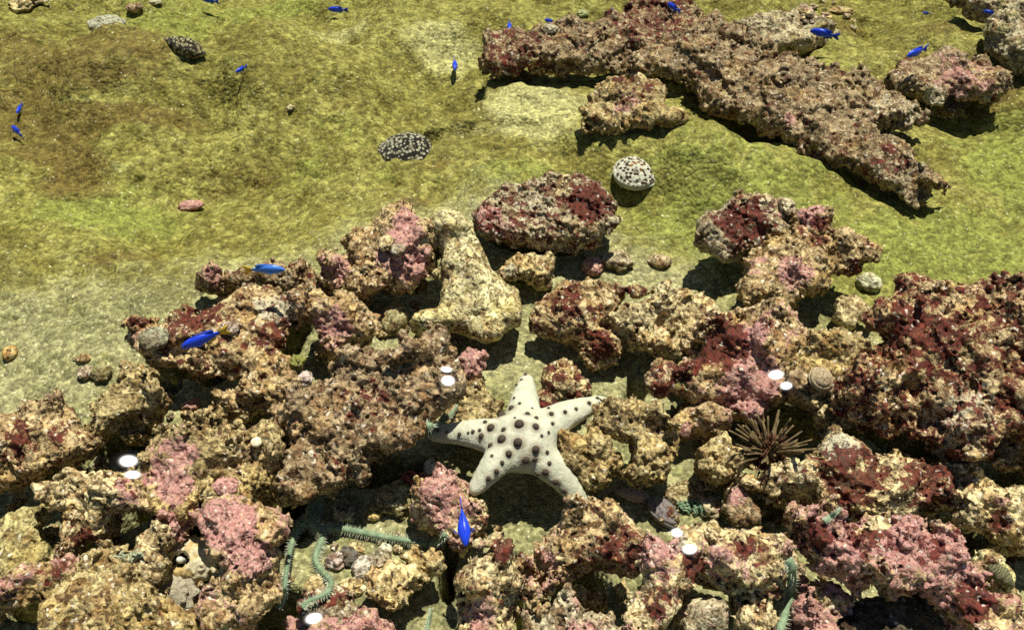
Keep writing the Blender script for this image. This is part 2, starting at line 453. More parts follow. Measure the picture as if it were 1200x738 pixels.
# ------------------------------------------------------------------ rocks
TAN = (0.35, 0.265, 0.15); OCH = (0.315, 0.25, 0.130); BRN = (0.255, 0.192, 0.120); CRM = (0.43, 0.355, 0.21); GRY = (0.31, 0.265, 0.185); PAL = (0.46, 0.41, 0.24)
ROCKS = {}
seed_i = [0]
def rock(label, poly, z0, tilt, th, base, pink=0., red=0., green=0., pale=0., patches=(), vox=0.0028, low=.012, nod=.010, nods=.026, pit=.006, fine=.0022, holes=(), jag=.0035, name='rock', edge=.45, group='encrusted rocks on the pool floor', mat=None):
    seed_i[0] += 1
    low, fine, nod = low * .7, fine * .8, nod * (.62 + .3 * ((seed_i[0] * .618) % 1))
    top = .40 if th < .2 else .4
    off = np.array([0.173, 0.391, 0.617]) * seed_i[0]
    P = np.array(poly, float)
    low_i = np.argmax(P[:, 1])
    g0 = hit_ground(P[low_i, 0], min(P[low_i, 1], 760))
    gzz = float(gz(g0[0], g0[1]))
    t = math.tan(R(tilt)); zb = gzz + z0 * .72
    Y0 = on_plane(P[low_i, 0], P[low_i, 1], zb)[1]
    def onp(px, py):
        d = ray(px, py)                    # z = zb + t (Y - Y0)
        k = (zb + t * (EYE[1] - Y0) - EYE[2]) / (d[2] - t * d[1])
        return EYE + d * k
    W = np.array([onp(x, y) for x, y in P])
    o = W.mean(0); e1 = np.array([1., 0, 0]); e2 = np.array([0, math.cos(R(tilt)), math.sin(R(tilt))]); e3 = np.cross(e1, e2)
    uv = np.stack([(W - o) @ e1, (W - o) @ e2], -1)
    m = 0.03
    lo = np.array([uv[:, 0].min() - m, uv[:, 1].min() - m, -th * .5 - m]); hi = np.array([uv[:, 0].max() + m, uv[:, 1].max() + m, th * .5 + m])
    n = np.ceil((hi - lo) / vox).astype(int) + 1
    U = lo[0] + np.arange(n[0]) * vox; V = lo[1] + np.arange(n[1]) * vox; Wd = lo[2] + np.arange(n[2]) * vox
    U2, V2 = np.meshgrid(U, V, indexing='ij')
    sd = poly_sd(U2, V2, uv)
    sd = sd - min(.003, .1 * sd.max())
    jp = np.stack([U2, V2, np.full_like(U2, .31)], -1) + off
    sd = sd + jag * (smp(G_FINE, jp / .22) * .7 + (smn(WID, jp / (.028 * 8)) - .5) * 2.2)
    Rr = min(th * edge, max(sd.max(), 0.006))
    a = np.maximum(Rr - sd, 0) / Rr
    pts = np.empty((*n, 3), np.float32)
    pts[..., 0] = U[:, None, None]; pts[..., 1] = V[None, :, None]; pts[..., 2] = Wd[None, None, :]
    hw = np.where(Wd > 0, th * top, th * .25)
    q = (a[:, :, None] ** 3.4 + np.abs(Wd[None, None, :] / hw[None, None, :]) ** 3.4) ** (1 / 3.4)
    F = (q - 1) * min(Rr, th * .4)
    near = np.abs(F) < 0.045
    pn = pts[near]
    f = F[near]
    f = f - low * smp(G_LOW, pn / 0.34 + off) * .8
    wp = pn + .0035 * np.stack([smp(G_FINE, pn / .16 + off), smp(G_FINE, pn / .16 + off + .37), smp(G_FINE, pn / .16 + off + .71)], -1)
    sq = np.array([1, 1, 1.7])
    f = f - nod * .95 * (smn(WID, wp * sq / (nods * 1.35 * 8) + off) - .45) - nod * .34 * (smn(WID, wp * sq[::-1] / (nods * .55 * 8) + off * 1.3) - .45)
    f = f - nod * .35 * (0.6 - smp(W1, pn / (nods * 8) + off))
    f = f + pit * (1 - sstep(smp(W1, pn / (0.0115 * 8) + off[::-1]), .16, .40)) * sstep(smp(G_LOW, pn / .2 + off * 3), -.6, .9) * 1.25
    f = f + (.010 * np.exp(-(smp(G_RID, pn / .30 + off * 1.7) / .10) ** 2) + .006 * np.exp(-(smp(G_RID, pn[:, [2, 0, 1]] / .17 + off) / .10) ** 2)) * min(1, th / .08)
    F[near] = f
    for hx, hy, hr in holes:
        c = onp(hx, hy) - o; c = np.array([c @ e1, c @ e2, th * .42])
        rr = hr * np.linalg.norm(onp(hx, hy) - EYE) / FPX
        dd = np.sqrt(((pts - c.astype(np.float32)) ** 2).sum(-1)) - rr * (1 + .25 * smp(G_LOW, pts / .12 + off))
        F = np.maximum(F, -dd)
    F[0], F[-1] = 1, 1; F[:, 0], F[:, -1] = 1, 1; F[:, :, 0], F[:, :, -1] = 1, 1
    L, quad, nrm = iso(F, vox)
    # keep the largest shell only
    L = L + lo
    crumb = .25 + 1.0 * sstep(smp(G_LOW, L / .26 + off * 1.9), -.7, .9)
    L = L + nrm * (crumb * fine * (smp(G_FINE, L / 0.2 + off) * .9 + (0.5 - smp(W1, L / (0.0115 * 8) + off * 2)) * 1.2 + (smp(WID, L / (.008 * 8) + off * 3) - .5) * 1.3))[:, None]
    lab = np.arange(len(L))
    for _ in range(400):
        mn = lab[quad].min(1); new = lab.copy()
        for c in range(4): np.minimum.at(new, quad[:, c], mn)
        new = new[new]
        if (new == lab).all(): break
        lab = new
    big = np.bincount(lab).argmax(); keep = lab == big
    idx = np.cumsum(keep) - 1
    quad = idx[quad[keep[quad[:, 0]]]]; L = L[keep]
    Wv = o + L[:, :1] * e1 + L[:, 1:2] * e2 + L[:, 2:] * e3
    tend = np.tile(np.array([pink, red, green, pale], float), (len(L), 1))
    for ch, x, y, r_, w in patches:
        c = onp(x, y); rr = r_ * np.linalg.norm(c - EYE) / FPX
        # the patch sits on the face one looks at: move from the mid plane towards the eye
        c = c + (EYE - c) / np.linalg.norm(EYE - c) * th * .42
        dd = np.linalg.norm((Wv - c) * np.array([1, 1, .8]), axis=1) / rr
        ch_i = 'prgl'.index(ch)
        tend[:, ch_i] = np.maximum(tend[:, ch_i], tend[:, ch_i] + w * (.72 if ch in 'pr' else .9) * (1 - sstep(dd, .55, 1.25)))
    bc = np.tile(np.array([*base, 1.0]), (len(L), 1))
    loc = np.array([o[0], o[1], Wv[:, 2].min()])
    ob = mesh_obj(name, Wv, quad, mat or ROCK, loc=loc, attrs={'base': bc, 'tend': tend})
    tag(ob, label, 'rock' if name == 'rock' else 'stone', group)
    ROCKS[label] = ob
    return ob

#ROCKS_BEGIN
FAR = dict(vox=0.0042, fine=.003)
rock('long log-shaped encrusted rock propped above the green algae floor',
     [(560, 64), (575, 49), (620, 42), (680, 30), (716, 30), (722, 18), (760, 9), (805, 14), (850, 32), (895, 58), (950, 76), (1000, 96), (1045, 108), (1062, 122), (1078, 136), (1064, 146), (1030, 150), (1012, 146), (1050, 180), (1092, 208), (1098, 226), (1080, 238), (1040, 222), (980, 192), (935, 172), (892, 150), (882, 140), (835, 124), (800, 98), (770, 86), (700, 82), (630, 78), (592, 86), (566, 76)],
     0.055, 5, 0.068, (0.235, 0.180, 0.115), pink=.0, red=.17, jag=.0055, low=.010, nod=.026, nods=.036, pit=.018, patches=[('r', 600, 60, 40, .3), ('r', 760, 25, 60, .3), ('p', 950, 110, 30, .3), ('p', 790, 35, 30, .3), ('l', 1050, 130, 35, .4), ('l', 1060, 210, 40, .35), ('p', 915, 160, 30, .3), ('r', 1040, 190, 25, .3), ('p', 920, 142, 12, .7)], **FAR)
rock('low ochre rock tucked under the middle of the long log-shaped rock',
     [(690, 116), (720, 98), (770, 93), (786, 108), (782, 124), (804, 130), (800, 144), (742, 150), (692, 156), (680, 146)], 0.022, 14, 0.05, OCH, pink=.15, red=.15, patches=[('r', 740, 108, 25, .3), ('p', 735, 122, 20, .3)], **FAR)
rock('pinkish crusted rock joining the far side of the long log-shaped rock',
     [(1038, 92), (1060, 74), (1100, 70), (1150, 76), (1166, 92), (1180, 112), (1165, 120), (1120, 114), (1095, 120), (1068, 112), (1045, 106)], 0.045, 10, 0.07, BRN, pink=.28, red=.2, patches=[('p', 1130, 95, 30, .3), ('l', 1098, 110, 18, .5)], **FAR)
rock('flat dark stone in the shade beneath the pinkish crusted rock',
     [(1068, 116), (1100, 112), (1150, 116), (1145, 130), (1110, 136), (1080, 134)], 0.008, 8, 0.04, BRN, green=.3, **FAR)
rock('grey-green rubbly rock behind the long log-shaped rock',
     [(858, 36), (880, 26), (910, 24), (935, 15), (955, 17), (978, 34), (972, 52), (940, 62), (905, 60), (870, 50)], 0.02, 10, 0.06, GRY, green=.25, pale=.2, patches=[('p', 945, 18, 12, .5)], **FAR)
rock('pale mossy ledge with a dark crack at the corner of the pool',
     [(1150, 32), (1170, 26), (1200, 40), (1260, 60), (1260, 120), (1205, 92), (1182, 76), (1162, 56)], 0.03, 15, 0.09, GRY, green=.3, pale=.25, **FAR)
rock('dark brown ledge above the pale mossy ledge',
     [(1108, -6), (1150, -16), (1260, 0), (1260, 50), (1205, 34), (1160, 24), (1130, 10)], 0.05, 15, 0.09, GRY, green=.2, red=.2, **FAR)
rock('pitted dark and white mottled rock resting like a table on a smaller stone',
     [(550, 262), (556, 250), (575, 235), (592, 222), (620, 214), (645, 211), (682, 215), (706, 225), (718, 240), (720, 262), (717, 274), (705, 284), (690, 290), (650, 294), (610, 291), (580, 284), (560, 276)],
     0.075, 20, 0.085, GRY, pink=.06, red=.3, pale=.12, low=.006, nod=.010, nods=.022, pit=.010, patches=[('r', 690, 240, 26, .5), ('p', 572, 255, 20, .7), ('p', 598, 270, 16, .5), ('l', 635, 240, 22, .3)])
rock('small pale and brown stone propping up the mottled table rock',
     [(578, 322), (590, 316), (603, 310), (625, 304), (645, 301), (656, 311), (655, 321), (640, 331), (620, 330), (600, 328), (588, 332)], 0.02, 20, 0.05, CRM, red=.15, patches=[('l', 600, 318, 10, .7)])
rock('pale olive limestone knob with a leaning column and broad foot',
     [(505, 262), (518, 255), (542, 255), (552, 268), (556, 285), (566, 302), (578, 320), (592, 335), (606, 345), (615, 365), (608, 385), (596, 394), (588, 404), (568, 401), (545, 390), (520, 388), (500, 391), (482, 386), (480, 376), (492, 365), (510, 358), (505, 342), (508, 320), (514, 305), (520, 294), (508, 280)],
     0.03, 26, 0.105, PAL, green=.24, pale=.12, low=.010, nod=.003, pit=.0015, fine=.0009, jag=.0008)
rock('knobbly rock with bright pink crust beside the pale limestone column',
     [(372, 335), (378, 310), (395, 300), (408, 290), (405, 280), (415, 272), (440, 265), (455, 253), (475, 251), (492, 265), (505, 275), (512, 290), (510, 310), (504, 322), (490, 326), (484, 345), (470, 352), (450, 345), (440, 350), (425, 355), (400, 342), (385, 345)],
     0.05, 26, 0.12, TAN, pink=.22, red=.08, nod=.014, patches=[('p', 475, 300, 34, .6), ('p', 475, 256, 16, .6), ('p', 390, 315, 22, .35), ('r', 480, 335, 15, .3)])
rock('tan and pink lump at the mouth of the dark cave',
     [(365, 362), (372, 348), (395, 343), (420, 354), (440, 370), (450, 386), (447, 396), (430, 406), (410, 416), (386, 424), (372, 414), (378, 400), (368, 385)], 0.045, 30, 0.10, TAN, pink=.25, patches=[('p', 385, 385, 28, .4)])
rock('brown crusted ridge under the pale blue fish',
     [(240, 330), (255, 316), (290, 322), (330, 316), (368, 320), (386, 335), (372, 352), (345, 350), (305, 336), (262, 346), (244, 342)], 0.025, 22, 0.08, BRN, pink=.18, red=.22, patches=[('p', 252, 322, 14, .4)])
rock('dark red and cream slab overhanging a black hollow',
     [(135, 408), (146, 395), (165, 381), (195, 380), (202, 368), (215, 364), (250, 350), (262, 342), (302, 334), (345, 346), (356, 360), (352, 380), (336, 396), (318, 418), (295, 426), (280, 440), (255, 449), (225, 447), (190, 440), (170, 434), (178, 424), (160, 416), (140, 413)],
     0.075, 16, 0.075, TAN, red=.27, pale=.15, nod=.013, pit=.009, holes=[(225, 418, 14), (203, 420, 10), (243, 416, 11)], patches=[('p', 160, 400, 20, .6), ('r', 330, 395, 25, .35), ('r', 230, 372, 30, .3), ('l', 320, 360, 25, .35)])
rock('rounded golden tan rock below the corner of the dark slab',
     [(128, 478), (132, 440), (146, 425), (166, 421), (184, 444), (190, 462), (205, 470), (205, 480), (192, 496), (184, 505), (165, 512), (140, 517), (125, 512), (122, 495)], 0.045, 34, 0.11, OCH, nod=.008, nods=.016, fine=.003)
rock('small golden tan lump against the rounded golden rock',
     [(98, 500), (102, 484), (115, 477), (127, 482), (126, 505), (118, 512), (104, 508)], 0.035, 30, 0.06, OCH)
rock('long speckled tan rock under the overhanging slab',
     [(212, 480), (250, 466), (284, 448), (290, 430), (305, 418), (330, 414), (347, 425), (357, 440), (386, 438), (350, 470), (332, 492), (300, 492), (270, 500), (240, 499), (220, 491)], 0.045, 26, 0.085, TAN, pink=.12, red=.14, pit=.008, fine=.003)
rock('big brown porous boulder full of tiny holes',
     [(385, 440), (400, 425), (420, 414), (446, 400), (470, 390), (500, 386), (526, 391), (536, 405), (532, 425), (521, 445), (530, 460), (516, 476), (506, 495), (498, 511), (480, 525), (456, 531), (441, 550), (430, 565), (402, 571), (386, 581), (365, 580), (345, 570), (335, 555), (328, 530), (328, 505), (335, 488), (352, 468)],
     0.065, 28, 0.11, BRN, pink=.08, red=.16, low=.016, nod=.022, nods=.05, pit=.014, fine=.0032, patches=[('r', 430, 480, 30, .25), ('p', 400, 500, 30, .2)])
rock('low tan rock with red blotches bordering the pale sand',
     [(-40, 500), (0, 490), (15, 480), (35, 468), (60, 465), (95, 470), (99, 485), (95, 500), (99, 515), (96, 530), (88, 540), (80, 546), (64, 545), (58, 552), (40, 568), (20, 578), (0, 583), (-40, 590)], 0.07, 24, 0.085, TAN, pink=.16, red=.16, nod=.014, nods=.02, patches=[('r', 25, 520, 22, .4), ('r', 75, 505, 14, .4)])
rock('yellow encrusted arch-like rock with pink band and a small hollow',
     [(180, 532), (195, 511), (235, 506), (262, 499), (287, 497), (320, 509), (326, 540), (345, 574), (338, 600), (300, 604), (268, 590), (240, 582), (225, 595), (205, 606), (182, 602), (165, 576), (160, 556)], 0.075, 28, 0.11, OCH, pink=.2, red=.05, holes=[(262, 556, 17), (240, 550, 11)], low=.014, nod=.014, patches=[('p', 200, 548, 32, .5), ('p', 205, 575, 20, .4), ('l', 305, 525, 20, .35), ('p', 222, 525, 14, .4)])
rock('rose pink rock between the yellow arch and the hanging green arm',
     [(246, 600), (262, 588), (300, 596), (338, 600), (340, 622), (335, 650), (328, 690), (312, 722), (290, 750), (248, 750), (246, 705), (252, 662), (246, 622)], 0.06, 32, 0.11, TAN, pink=.34, patches=[('p', 265, 605, 34, .6), ('p', 295, 650, 25, .3), ('l', 320, 660, 25, .35)], low=.012, nod=.013)
rock('cream and rust rock with deep hollows behind the round shells',
     [(48, 572), (75, 561), (100, 551), (140, 560), (166, 570), (178, 596), (138, 600), (140, 624), (126, 646), (96, 641), (80, 652), (72, 622), (75, 602), (52, 592)], 0.065, 28, 0.10, CRM, pink=.22, red=.2, nod=.015, patches=[('r', 90, 630, 20, .4), ('p', 150, 575, 18, .35)])
rock('flat sandy tan plate with a broken edge',
     [(-40, 606), (0, 604), (20, 600), (48, 594), (56, 606), (38, 622), (58, 640), (62, 660), (46, 674), (0, 688), (-40, 692)], 0.025, 12, 0.05, (0.30, 0.26, 0.13), green=.2, low=.006, nod=.005, pit=.003, fine=.0014)
rock('pink and maroon ledge along the sandy plate',
     [(-40, 700), (0, 690), (30, 676), (58, 668), (85, 655), (104, 656), (106, 674), (90, 692), (60, 702), (22, 712), (0, 730), (-40, 740)], 0.05, 26, 0.07, TAN, pink=.42, red=.2, patches=[('r', 70, 675, 20, .3)])
rock('mustard yellow mound with maroon specks at the pool edge',
     [(72, 692), (100, 660), (120, 648), (150, 646), (166, 656), (172, 690), (200, 712), (244, 716), (252, 750), (252, 775), (40, 775), (45, 738), (58, 718)], 0.06, 26, 0.11, OCH, pink=.12, red=.14, green=.1, low=.014, patches=[('p', 145, 662, 14, .5)])
rock('pale smooth lobe beside the broken round shell',
     [(168, 630), (186, 612), (200, 616), (203, 640), (200, 664), (194, 682), (176, 686), (164, 662)], 0.075, 34, 0.07, CRM, pale=.25, low=.006, nod=.006, patches=[('p', 190, 625, 12, .5)])
rock('purple-pink lumps over a black hole beside the rose pink rock',
     [(203, 606), (222, 596), (245, 590), (256, 600), (254, 625), (238, 622), (222, 618), (208, 622)], 0.085, 30, 0.06, TAN, pink=.6, nod=.014, nods=.02)
rock('dark red tuft-covered stone where the green arms curl',
     [(366, 700), (380, 690), (405, 688), (424, 700), (430, 722), (415, 738), (390, 732), (372, 720)], 0.03, 26, 0.06, GRY, red=.42, green=.1)
rock('pink crusted stone below the curling green arms',
     [(338, 730), (365, 726), (400, 735), (440, 728), (462, 740), (470, 775), (330, 775)], 0.025, 20, 0.06, TAN, pink=.55, red=.1)
rock('blocky yellow-tan rubble chunk on the sand',
     [(428, 690), (440, 666), (460, 655), (494, 657), (505, 672), (500, 690), (480, 710), (456, 722), (440, 706)], 0.03, 26, 0.065, (0.44, 0.35, 0.19), low=.006, nod=.010, nods=.018, fine=.0016, vox=.0028)
rock('small golden lump on top of the rubble chunk',
     [(478, 655), (488, 644), (503, 648), (507, 662), (496, 672), (482, 668)], 0.05, 26, 0.035, OCH, nod=.004, vox=.0026)
rock('crumbly golden stone under the short arm of the sea star',
     [(518, 492), (528, 462), (548, 451), (578, 454), (592, 470), (586, 500), (550, 512), (526, 508)], 0.03, 26, 0.07, OCH, nod=.008, nods=.016, fine=.003)
rock('dark red flaky rock behind the sea star',
     [(618, 482), (626, 452), (636, 436), (654, 428), (682, 438), (692, 452), (690, 468), (668, 484), (640, 488)], 0.025, 24, 0.06, CRM, red=.4, pale=.2, pit=.009)
rock('pink magenta square-sided stone on the sand',
     [(534, 428), (536, 412), (552, 407), (568, 413), (571, 430), (566, 444), (550, 448), (538, 442)], 0.03, 34, 0.06, TAN, pink=.8, low=.003, nod=.005, nods=.014, vox=.0028)
rock('rusty crusted rock with a green-brown shoulder on the sand',
     [(612, 382), (615, 366), (640, 350), (665, 336), (690, 330), (710, 336), (725, 325), (738, 314), (770, 311), (778, 326), (772, 344), (752, 351), (735, 356), (716, 361), (713, 376), (702, 390), (729, 400), (732, 418), (720, 426), (696, 433), (672, 425), (664, 407), (640, 402), (620, 395)],
     0.04, 22, 0.08, TAN, pink=.06, red=.25, pit=.008, patches=[('r', 665, 355, 20, .3), ('r', 705, 405, 18, .4), ('g', 760, 325, 25, .4), ('r', 730, 335, 14, .3)])
rock('cream yellow coral rock with dark hollows and a tiny spire',
     [(708, 376), (720, 360), (745, 356), (776, 351), (790, 341), (792, 326), (800, 322), (810, 340), (826, 355), (839, 370), (836, 385), (820, 396), (802, 411), (786, 418), (765, 412), (745, 401), (726, 396), (712, 387)],
     0.05, 24, 0.085, CRM, red=.1, pale=.25, nod=.014, holes=[(775, 388, 12), (792, 382, 8), (760, 378, 7), (785, 398, 8)], pit=.010)
rock('dark red capped rock casting shade over green sand',
     [(822, 268), (825, 251), (850, 240), (880, 235), (904, 240), (920, 248), (928, 262), (922, 276), (900, 290), (880, 300), (850, 308), (831, 302), (822, 285)], 0.065, 24, 0.09, GRY, red=.12, pale=.15, patches=[('r', 875, 262, 34, .6), ('p', 905, 246, 14, .5), ('r', 838, 258, 14, .3)])
rock('pink spotted rock with an orange-brown snout',
     [(864, 345), (867, 322), (870, 306), (885, 292), (900, 282), (925, 270), (930, 256), (948, 248), (968, 250), (974, 265), (986, 275), (1020, 288), (1022, 300), (1010, 312), (1002, 328), (986, 330), (970, 343), (930, 350), (905, 362), (885, 365), (870, 360)],
     0.065, 22, 0.085, TAN, pink=.15, red=.08, patches=[('p', 930, 320, 24, .5), ('p', 885, 305, 18, .5), ('p', 950, 254, 18, .7), ('r', 955, 270, 22, .45), ('r', 1000, 320, 18, .6), ('r', 1014, 292, 9, .5)])
rock('angular pale stone on the algae behind the maroon boulder',
     [(972, 360), (985, 347), (1000, 339), (1016, 350), (1030, 374), (1024, 386), (1007, 380), (1001, 396), (986, 386), (975, 373)], 0.025, 20, 0.045, CRM, pale=.1, green=.1, low=.005, nod=.005, fine=.0014)
rock('large maroon-spotted boulder against the side of the pool',
     [(1028, 366), (1040, 347), (1080, 345), (1120, 352), (1150, 341), (1200, 333), (1260, 330), (1260, 540), (1200, 512), (1172, 508), (1146, 530), (1120, 536), (1096, 511), (1075, 496), (1045, 490), (1028, 480), (1010, 471), (996, 456), (1000, 426), (1020, 411), (1036, 396), (1029, 380)],
     0.13, 26, 0.14, TAN, pink=.1, red=.38, pale=.1, low=.018, nod=.034, nods=.055, pit=.012, patches=[('r', 1080, 380, 40, .2), ('l', 1130, 490, 40, .35), ('p', 1120, 365, 18, .4)])
rock('tan corner lump below the large maroon boulder',
     [(1152, 526), (1178, 508), (1205, 498), (1260, 500), (1260, 570), (1200, 552), (1180, 553), (1160, 546)], 0.07, 26, 0.08, TAN, pink=.1, green=.12)
rock('golden tan wedge between the pink rock and the maroon boulder',
     [(924, 422), (930, 400), (946, 390), (976, 390), (1000, 400), (1011, 416), (998, 440), (1000, 470), (1006, 495), (992, 510), (975, 508), (950, 492), (935, 470), (927, 446)], 0.07, 34, 0.10, OCH, red=.1, nod=.013, low=.012)
rock('maroon and rose rock with dark velvety patches',
     [(765, 440), (770, 426), (786, 409), (815, 393), (830, 376), (856, 370), (890, 363), (920, 371), (936, 390), (930, 406), (926, 432), (921, 456), (914, 470), (900, 475), (870, 483), (846, 481), (815, 475), (800, 471), (776, 466), (765, 455)],
     0.08, 28, 0.115, TAN, pink=.3, red=.15, pale=.06, low=.014, nod=.013, patches=[('r', 805, 410, 30, .6), ('r', 850, 400, 30, .6), ('r', 785, 445, 28, .35), ('p', 880, 450, 34, .5), ('p', 882, 395, 18, .5), ('g', 800, 452, 10, .6), ('r', 893, 380, 10, .5)])
rock('small pink stone below the maroon and rose rock',
     [(790, 488), (800, 474), (825, 476), (858, 486), (852, 500), (826, 504), (806, 512), (795, 505)], 0.04, 30, 0.06, TAN, pink=.35, pale=.1)
rock('plump golden stone under the far arm of the sea star',
     [(640, 522), (654, 500), (690, 500), (715, 524), (722, 550), (710, 568), (690, 576), (666, 566), (650, 546)], 0.045, 34, 0.09, OCH, low=.006, nod=.007, nods=.018, fine=.0026)
rock('lumpy golden stone with two lobes beside the sea star',
     [(700, 506), (698, 476), (712, 462), (740, 462), (765, 474), (788, 494), (790, 530), (780, 560), (765, 572), (742, 572), (728, 556), (735, 522), (718, 520)], 0.05, 34, 0.09, OCH, low=.010, nod=.009, nods=.02, fine=.0028)
rock('pink and maroon rock in front of the sea star',
     [(480, 574), (490, 556), (515, 546), (540, 552), (556, 582), (580, 596), (592, 612), (586, 634), (562, 642), (545, 650), (526, 641), (510, 622), (486, 602)], 0.045, 26, 0.09, CRM, pink=.36, red=.14, patches=[('p', 520, 575, 35, .3), ('r', 570, 615, 18, .4)], nod=.013)
rock('tall cream and pink rock below the darting blue fish',
     [(536, 662), (550, 640), (575, 612), (596, 614), (606, 640), (613, 660), (606, 690), (612, 775), (536, 775), (538, 700)], 0.06, 34, 0.10, CRM, pink=.24, red=.18, pale=.1, patches=[('r', 590, 640, 18, .5), ('p', 560, 720, 20, .4)], nod=.012)
rock('knobbly rock with golden cap and dark red buds',
     [(630, 628), (662, 612), (668, 592), (690, 581), (715, 590), (728, 610), (746, 640), (742, 668), (702, 670), (680, 664), (652, 690), (632, 714), (610, 702), (603, 682), (614, 656), (624, 645)],
     0.085, 30, 0.11, TAN, pink=.25, red=.2, nod=.02, nods=.024, patches=[('l', 655, 625, 26, .3), ('r', 730, 640, 25, .35), ('r', 690, 650, 25, .25), ('p', 630, 670, 25, .3)])
rock('grey-pink rubble rock below the budded rock',
     [(604, 775), (608, 735), (632, 716), (662, 702), (682, 724), (720, 716), (748, 735), (745, 775)], 0.04, 28, 0.09, GRY, pink=.3, red=.1, nod=.015)
rock('curved olive stone lying in the hollow of the budded rock',
     [(674, 690), (682, 684), (692, 700), (712, 704), (718, 714), (704, 721), (688, 716), (678, 706)], 0.035, 24, 0.03, PAL, green=.2, nod=.004, low=.004, vox=.0026)
rock('broad speckled rock with white, rose and maroon crusts',
     [(742, 668), (738, 648), (756, 630), (790, 618), (830, 614), (860, 620), (905, 625), (925, 640), (929, 665), (921, 690), (916, 720), (902, 775), (862, 775), (858, 715), (848, 690), (815, 684), (792, 706), (776, 735), (770, 775), (735, 775), (728, 712), (738, 690)],
     0.075, 28, 0.11, CRM, pink=.28, red=.2, pale=.15, nod=.014, patches=[('l', 785, 632, 22, .4), ('p', 775, 650, 25, .4), ('r', 815, 662, 18, .7), ('p', 850, 650, 30, .3), ('r', 770, 705, 20, .3), ('r', 870, 640, 18, .4)])
rock('smooth round grey-pink boulder in the hollow of the speckled rock',
     [(796, 730), (798, 706), (812, 692), (832, 690), (848, 702), (852, 725), (844, 775), (800, 775)], 0.05, 40, 0.09, GRY, pink=.22, green=.15, pale=.15, low=.007, nod=.004, pit=.002, fine=.0012)
rock('dark red and white-topped ridge below the black crevice',
     [(872, 572), (885, 551), (920, 540), (960, 531), (978, 518), (1000, 520), (1020, 525), (1050, 532), (1072, 545), (1082, 560), (1112, 560), (1138, 556), (1158, 574), (1150, 588), (1120, 592), (1085, 602), (1060, 613), (1030, 618), (992, 613), (984, 602), (936, 594), (905, 596), (886, 586)],
     0.06, 24, 0.10, CRM, red=.25, pink=.1, pale=.15, nod=.015, patches=[('r', 1000, 555, 36, .4), ('l', 985, 525, 22, .6), ('r', 1090, 560, 30, .4), ('p', 1085, 592, 14, .5), ('l', 935, 565, 25, .2)])
rock('cream pink lump with one dark red blotch at the pool side',
     [(1116, 602), (1130, 590), (1160, 580), (1182, 570), (1205, 575), (1260, 580), (1260, 665), (1205, 642), (1170, 640), (1150, 626), (1126, 616)], 0.055, 24, 0.09, CRM, pink=.25, red=.08, patches=[('r', 1172, 612, 12, .7)])
rock('bright pink crusted boulder with maroon seams',
     [(932, 622), (938, 604), (960, 602), (985, 611), (1010, 621), (1050, 615), (1085, 626), (1110, 640), (1131, 650), (1138, 666), (1136, 692), (1160, 715), (1178, 738), (1160, 775), (1120, 745), (1100, 722), (1080, 700), (1040, 695), (1000, 692), (970, 681), (942, 676), (934, 650)],
     0.095, 28, 0.11, TAN, pink=.45, red=.24, nod=.030, nods=.042, patches=[('p', 1060, 630, 34, .4), ('p', 1115, 655, 26, .4), ('p', 985, 670, 25, .4), ('r', 955, 625, 20, .4), ('r', 1020, 630, 22, .35), ('r', 1140, 705, 20, .5), ('r', 1090, 640, 14, .4)])
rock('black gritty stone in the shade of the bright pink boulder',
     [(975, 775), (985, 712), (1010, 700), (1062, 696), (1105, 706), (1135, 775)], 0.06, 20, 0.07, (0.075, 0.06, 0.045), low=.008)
rock('pink nodules heaped beside the green ribbon arm',
     [(936, 690), (946, 676), (968, 684), (988, 704), (980, 726), (966, 775), (928, 775), (932, 718)], 0.05, 30, 0.08, TAN, pink=.5, red=.1, nod=.018, nods=.022)
rock('crumbly tan stone pressed by the spiny urchin',
     [(810, 542), (822, 523), (845, 518), (862, 530), (868, 550), (856, 562), (836, 566), (816, 556)], 0.04, 30, 0.07, OCH, nod=.009, nods=.016)
rock('pink-topped knob beside the green tuft',
     [(848, 592), (852, 577), (866, 570), (880, 580), (893, 600), (884, 614), (864, 616), (850, 606)], 0.03, 30, 0.06, BRN, patches=[('p', 864, 582, 14, .7)], red=.15)
rock('tan slope of rubble behind the bright pink boulder',
     [(1120, 650), (1135, 640), (1165, 665), (1178, 700), (1205, 740), (1180, 745), (1150, 708), (1138, 680)], 0.03, 22, 0.06, PAL, green=.15, nod=.006)
#ROCKS_END

# ------------------------------------------------------------------ placing helpers
bpy.context.view_layer.update()
def bvh_of(obs):
    vs, fs, k = [], [], 0
    for o in obs:
        me = o.data; n = len(me.vertices)
        v = np.empty(n * 3, np.float32); me.vertices.foreach_get('co', v)
        v = v.reshape(-1, 3) + np.array(o.location, np.float32)
        f = np.empty(len(me.polygons) * 4, np.int32); me.loops.foreach_get('vertex_index', f)
        vs.append(v); fs.append(f.reshape(-1, 4) + k); k += n
    V = np.concatenate(vs); F = np.concatenate(fs)
    return BVHTree.FromPolygons(V.tolist(), F.tolist())
SCENE_BVH = bvh_of(list(ROCKS.values()))

def surf(px, py):
    """first rock or ground point seen along a picture direction, with its normal"""
    d = ray(px, py)
    hit = SCENE_BVH.ray_cast(Vector(EYE), Vector(d))
    g = hit_ground(px, py)
    if hit[0] is not None and hit[3] < np.linalg.norm(g - EYE):
        return np.array(hit[0]), np.array(hit[1])
    return g, np.array([0, 0, 1.0])

def rot_between(fr, up):
    """3x3 with columns x,y,z: x along fr, z near up"""
    x = fr / np.linalg.norm(fr); y = np.cross(up, x); y /= np.linalg.norm(y)
    return np.stack([x, y, np.cross(x, y)], 1)

def copy_tree(o, parent=None):
    c = o.copy(); COL.objects.link(c); c.parent = parent
    for ch in o.children: copy_tree(ch, c)
    return c

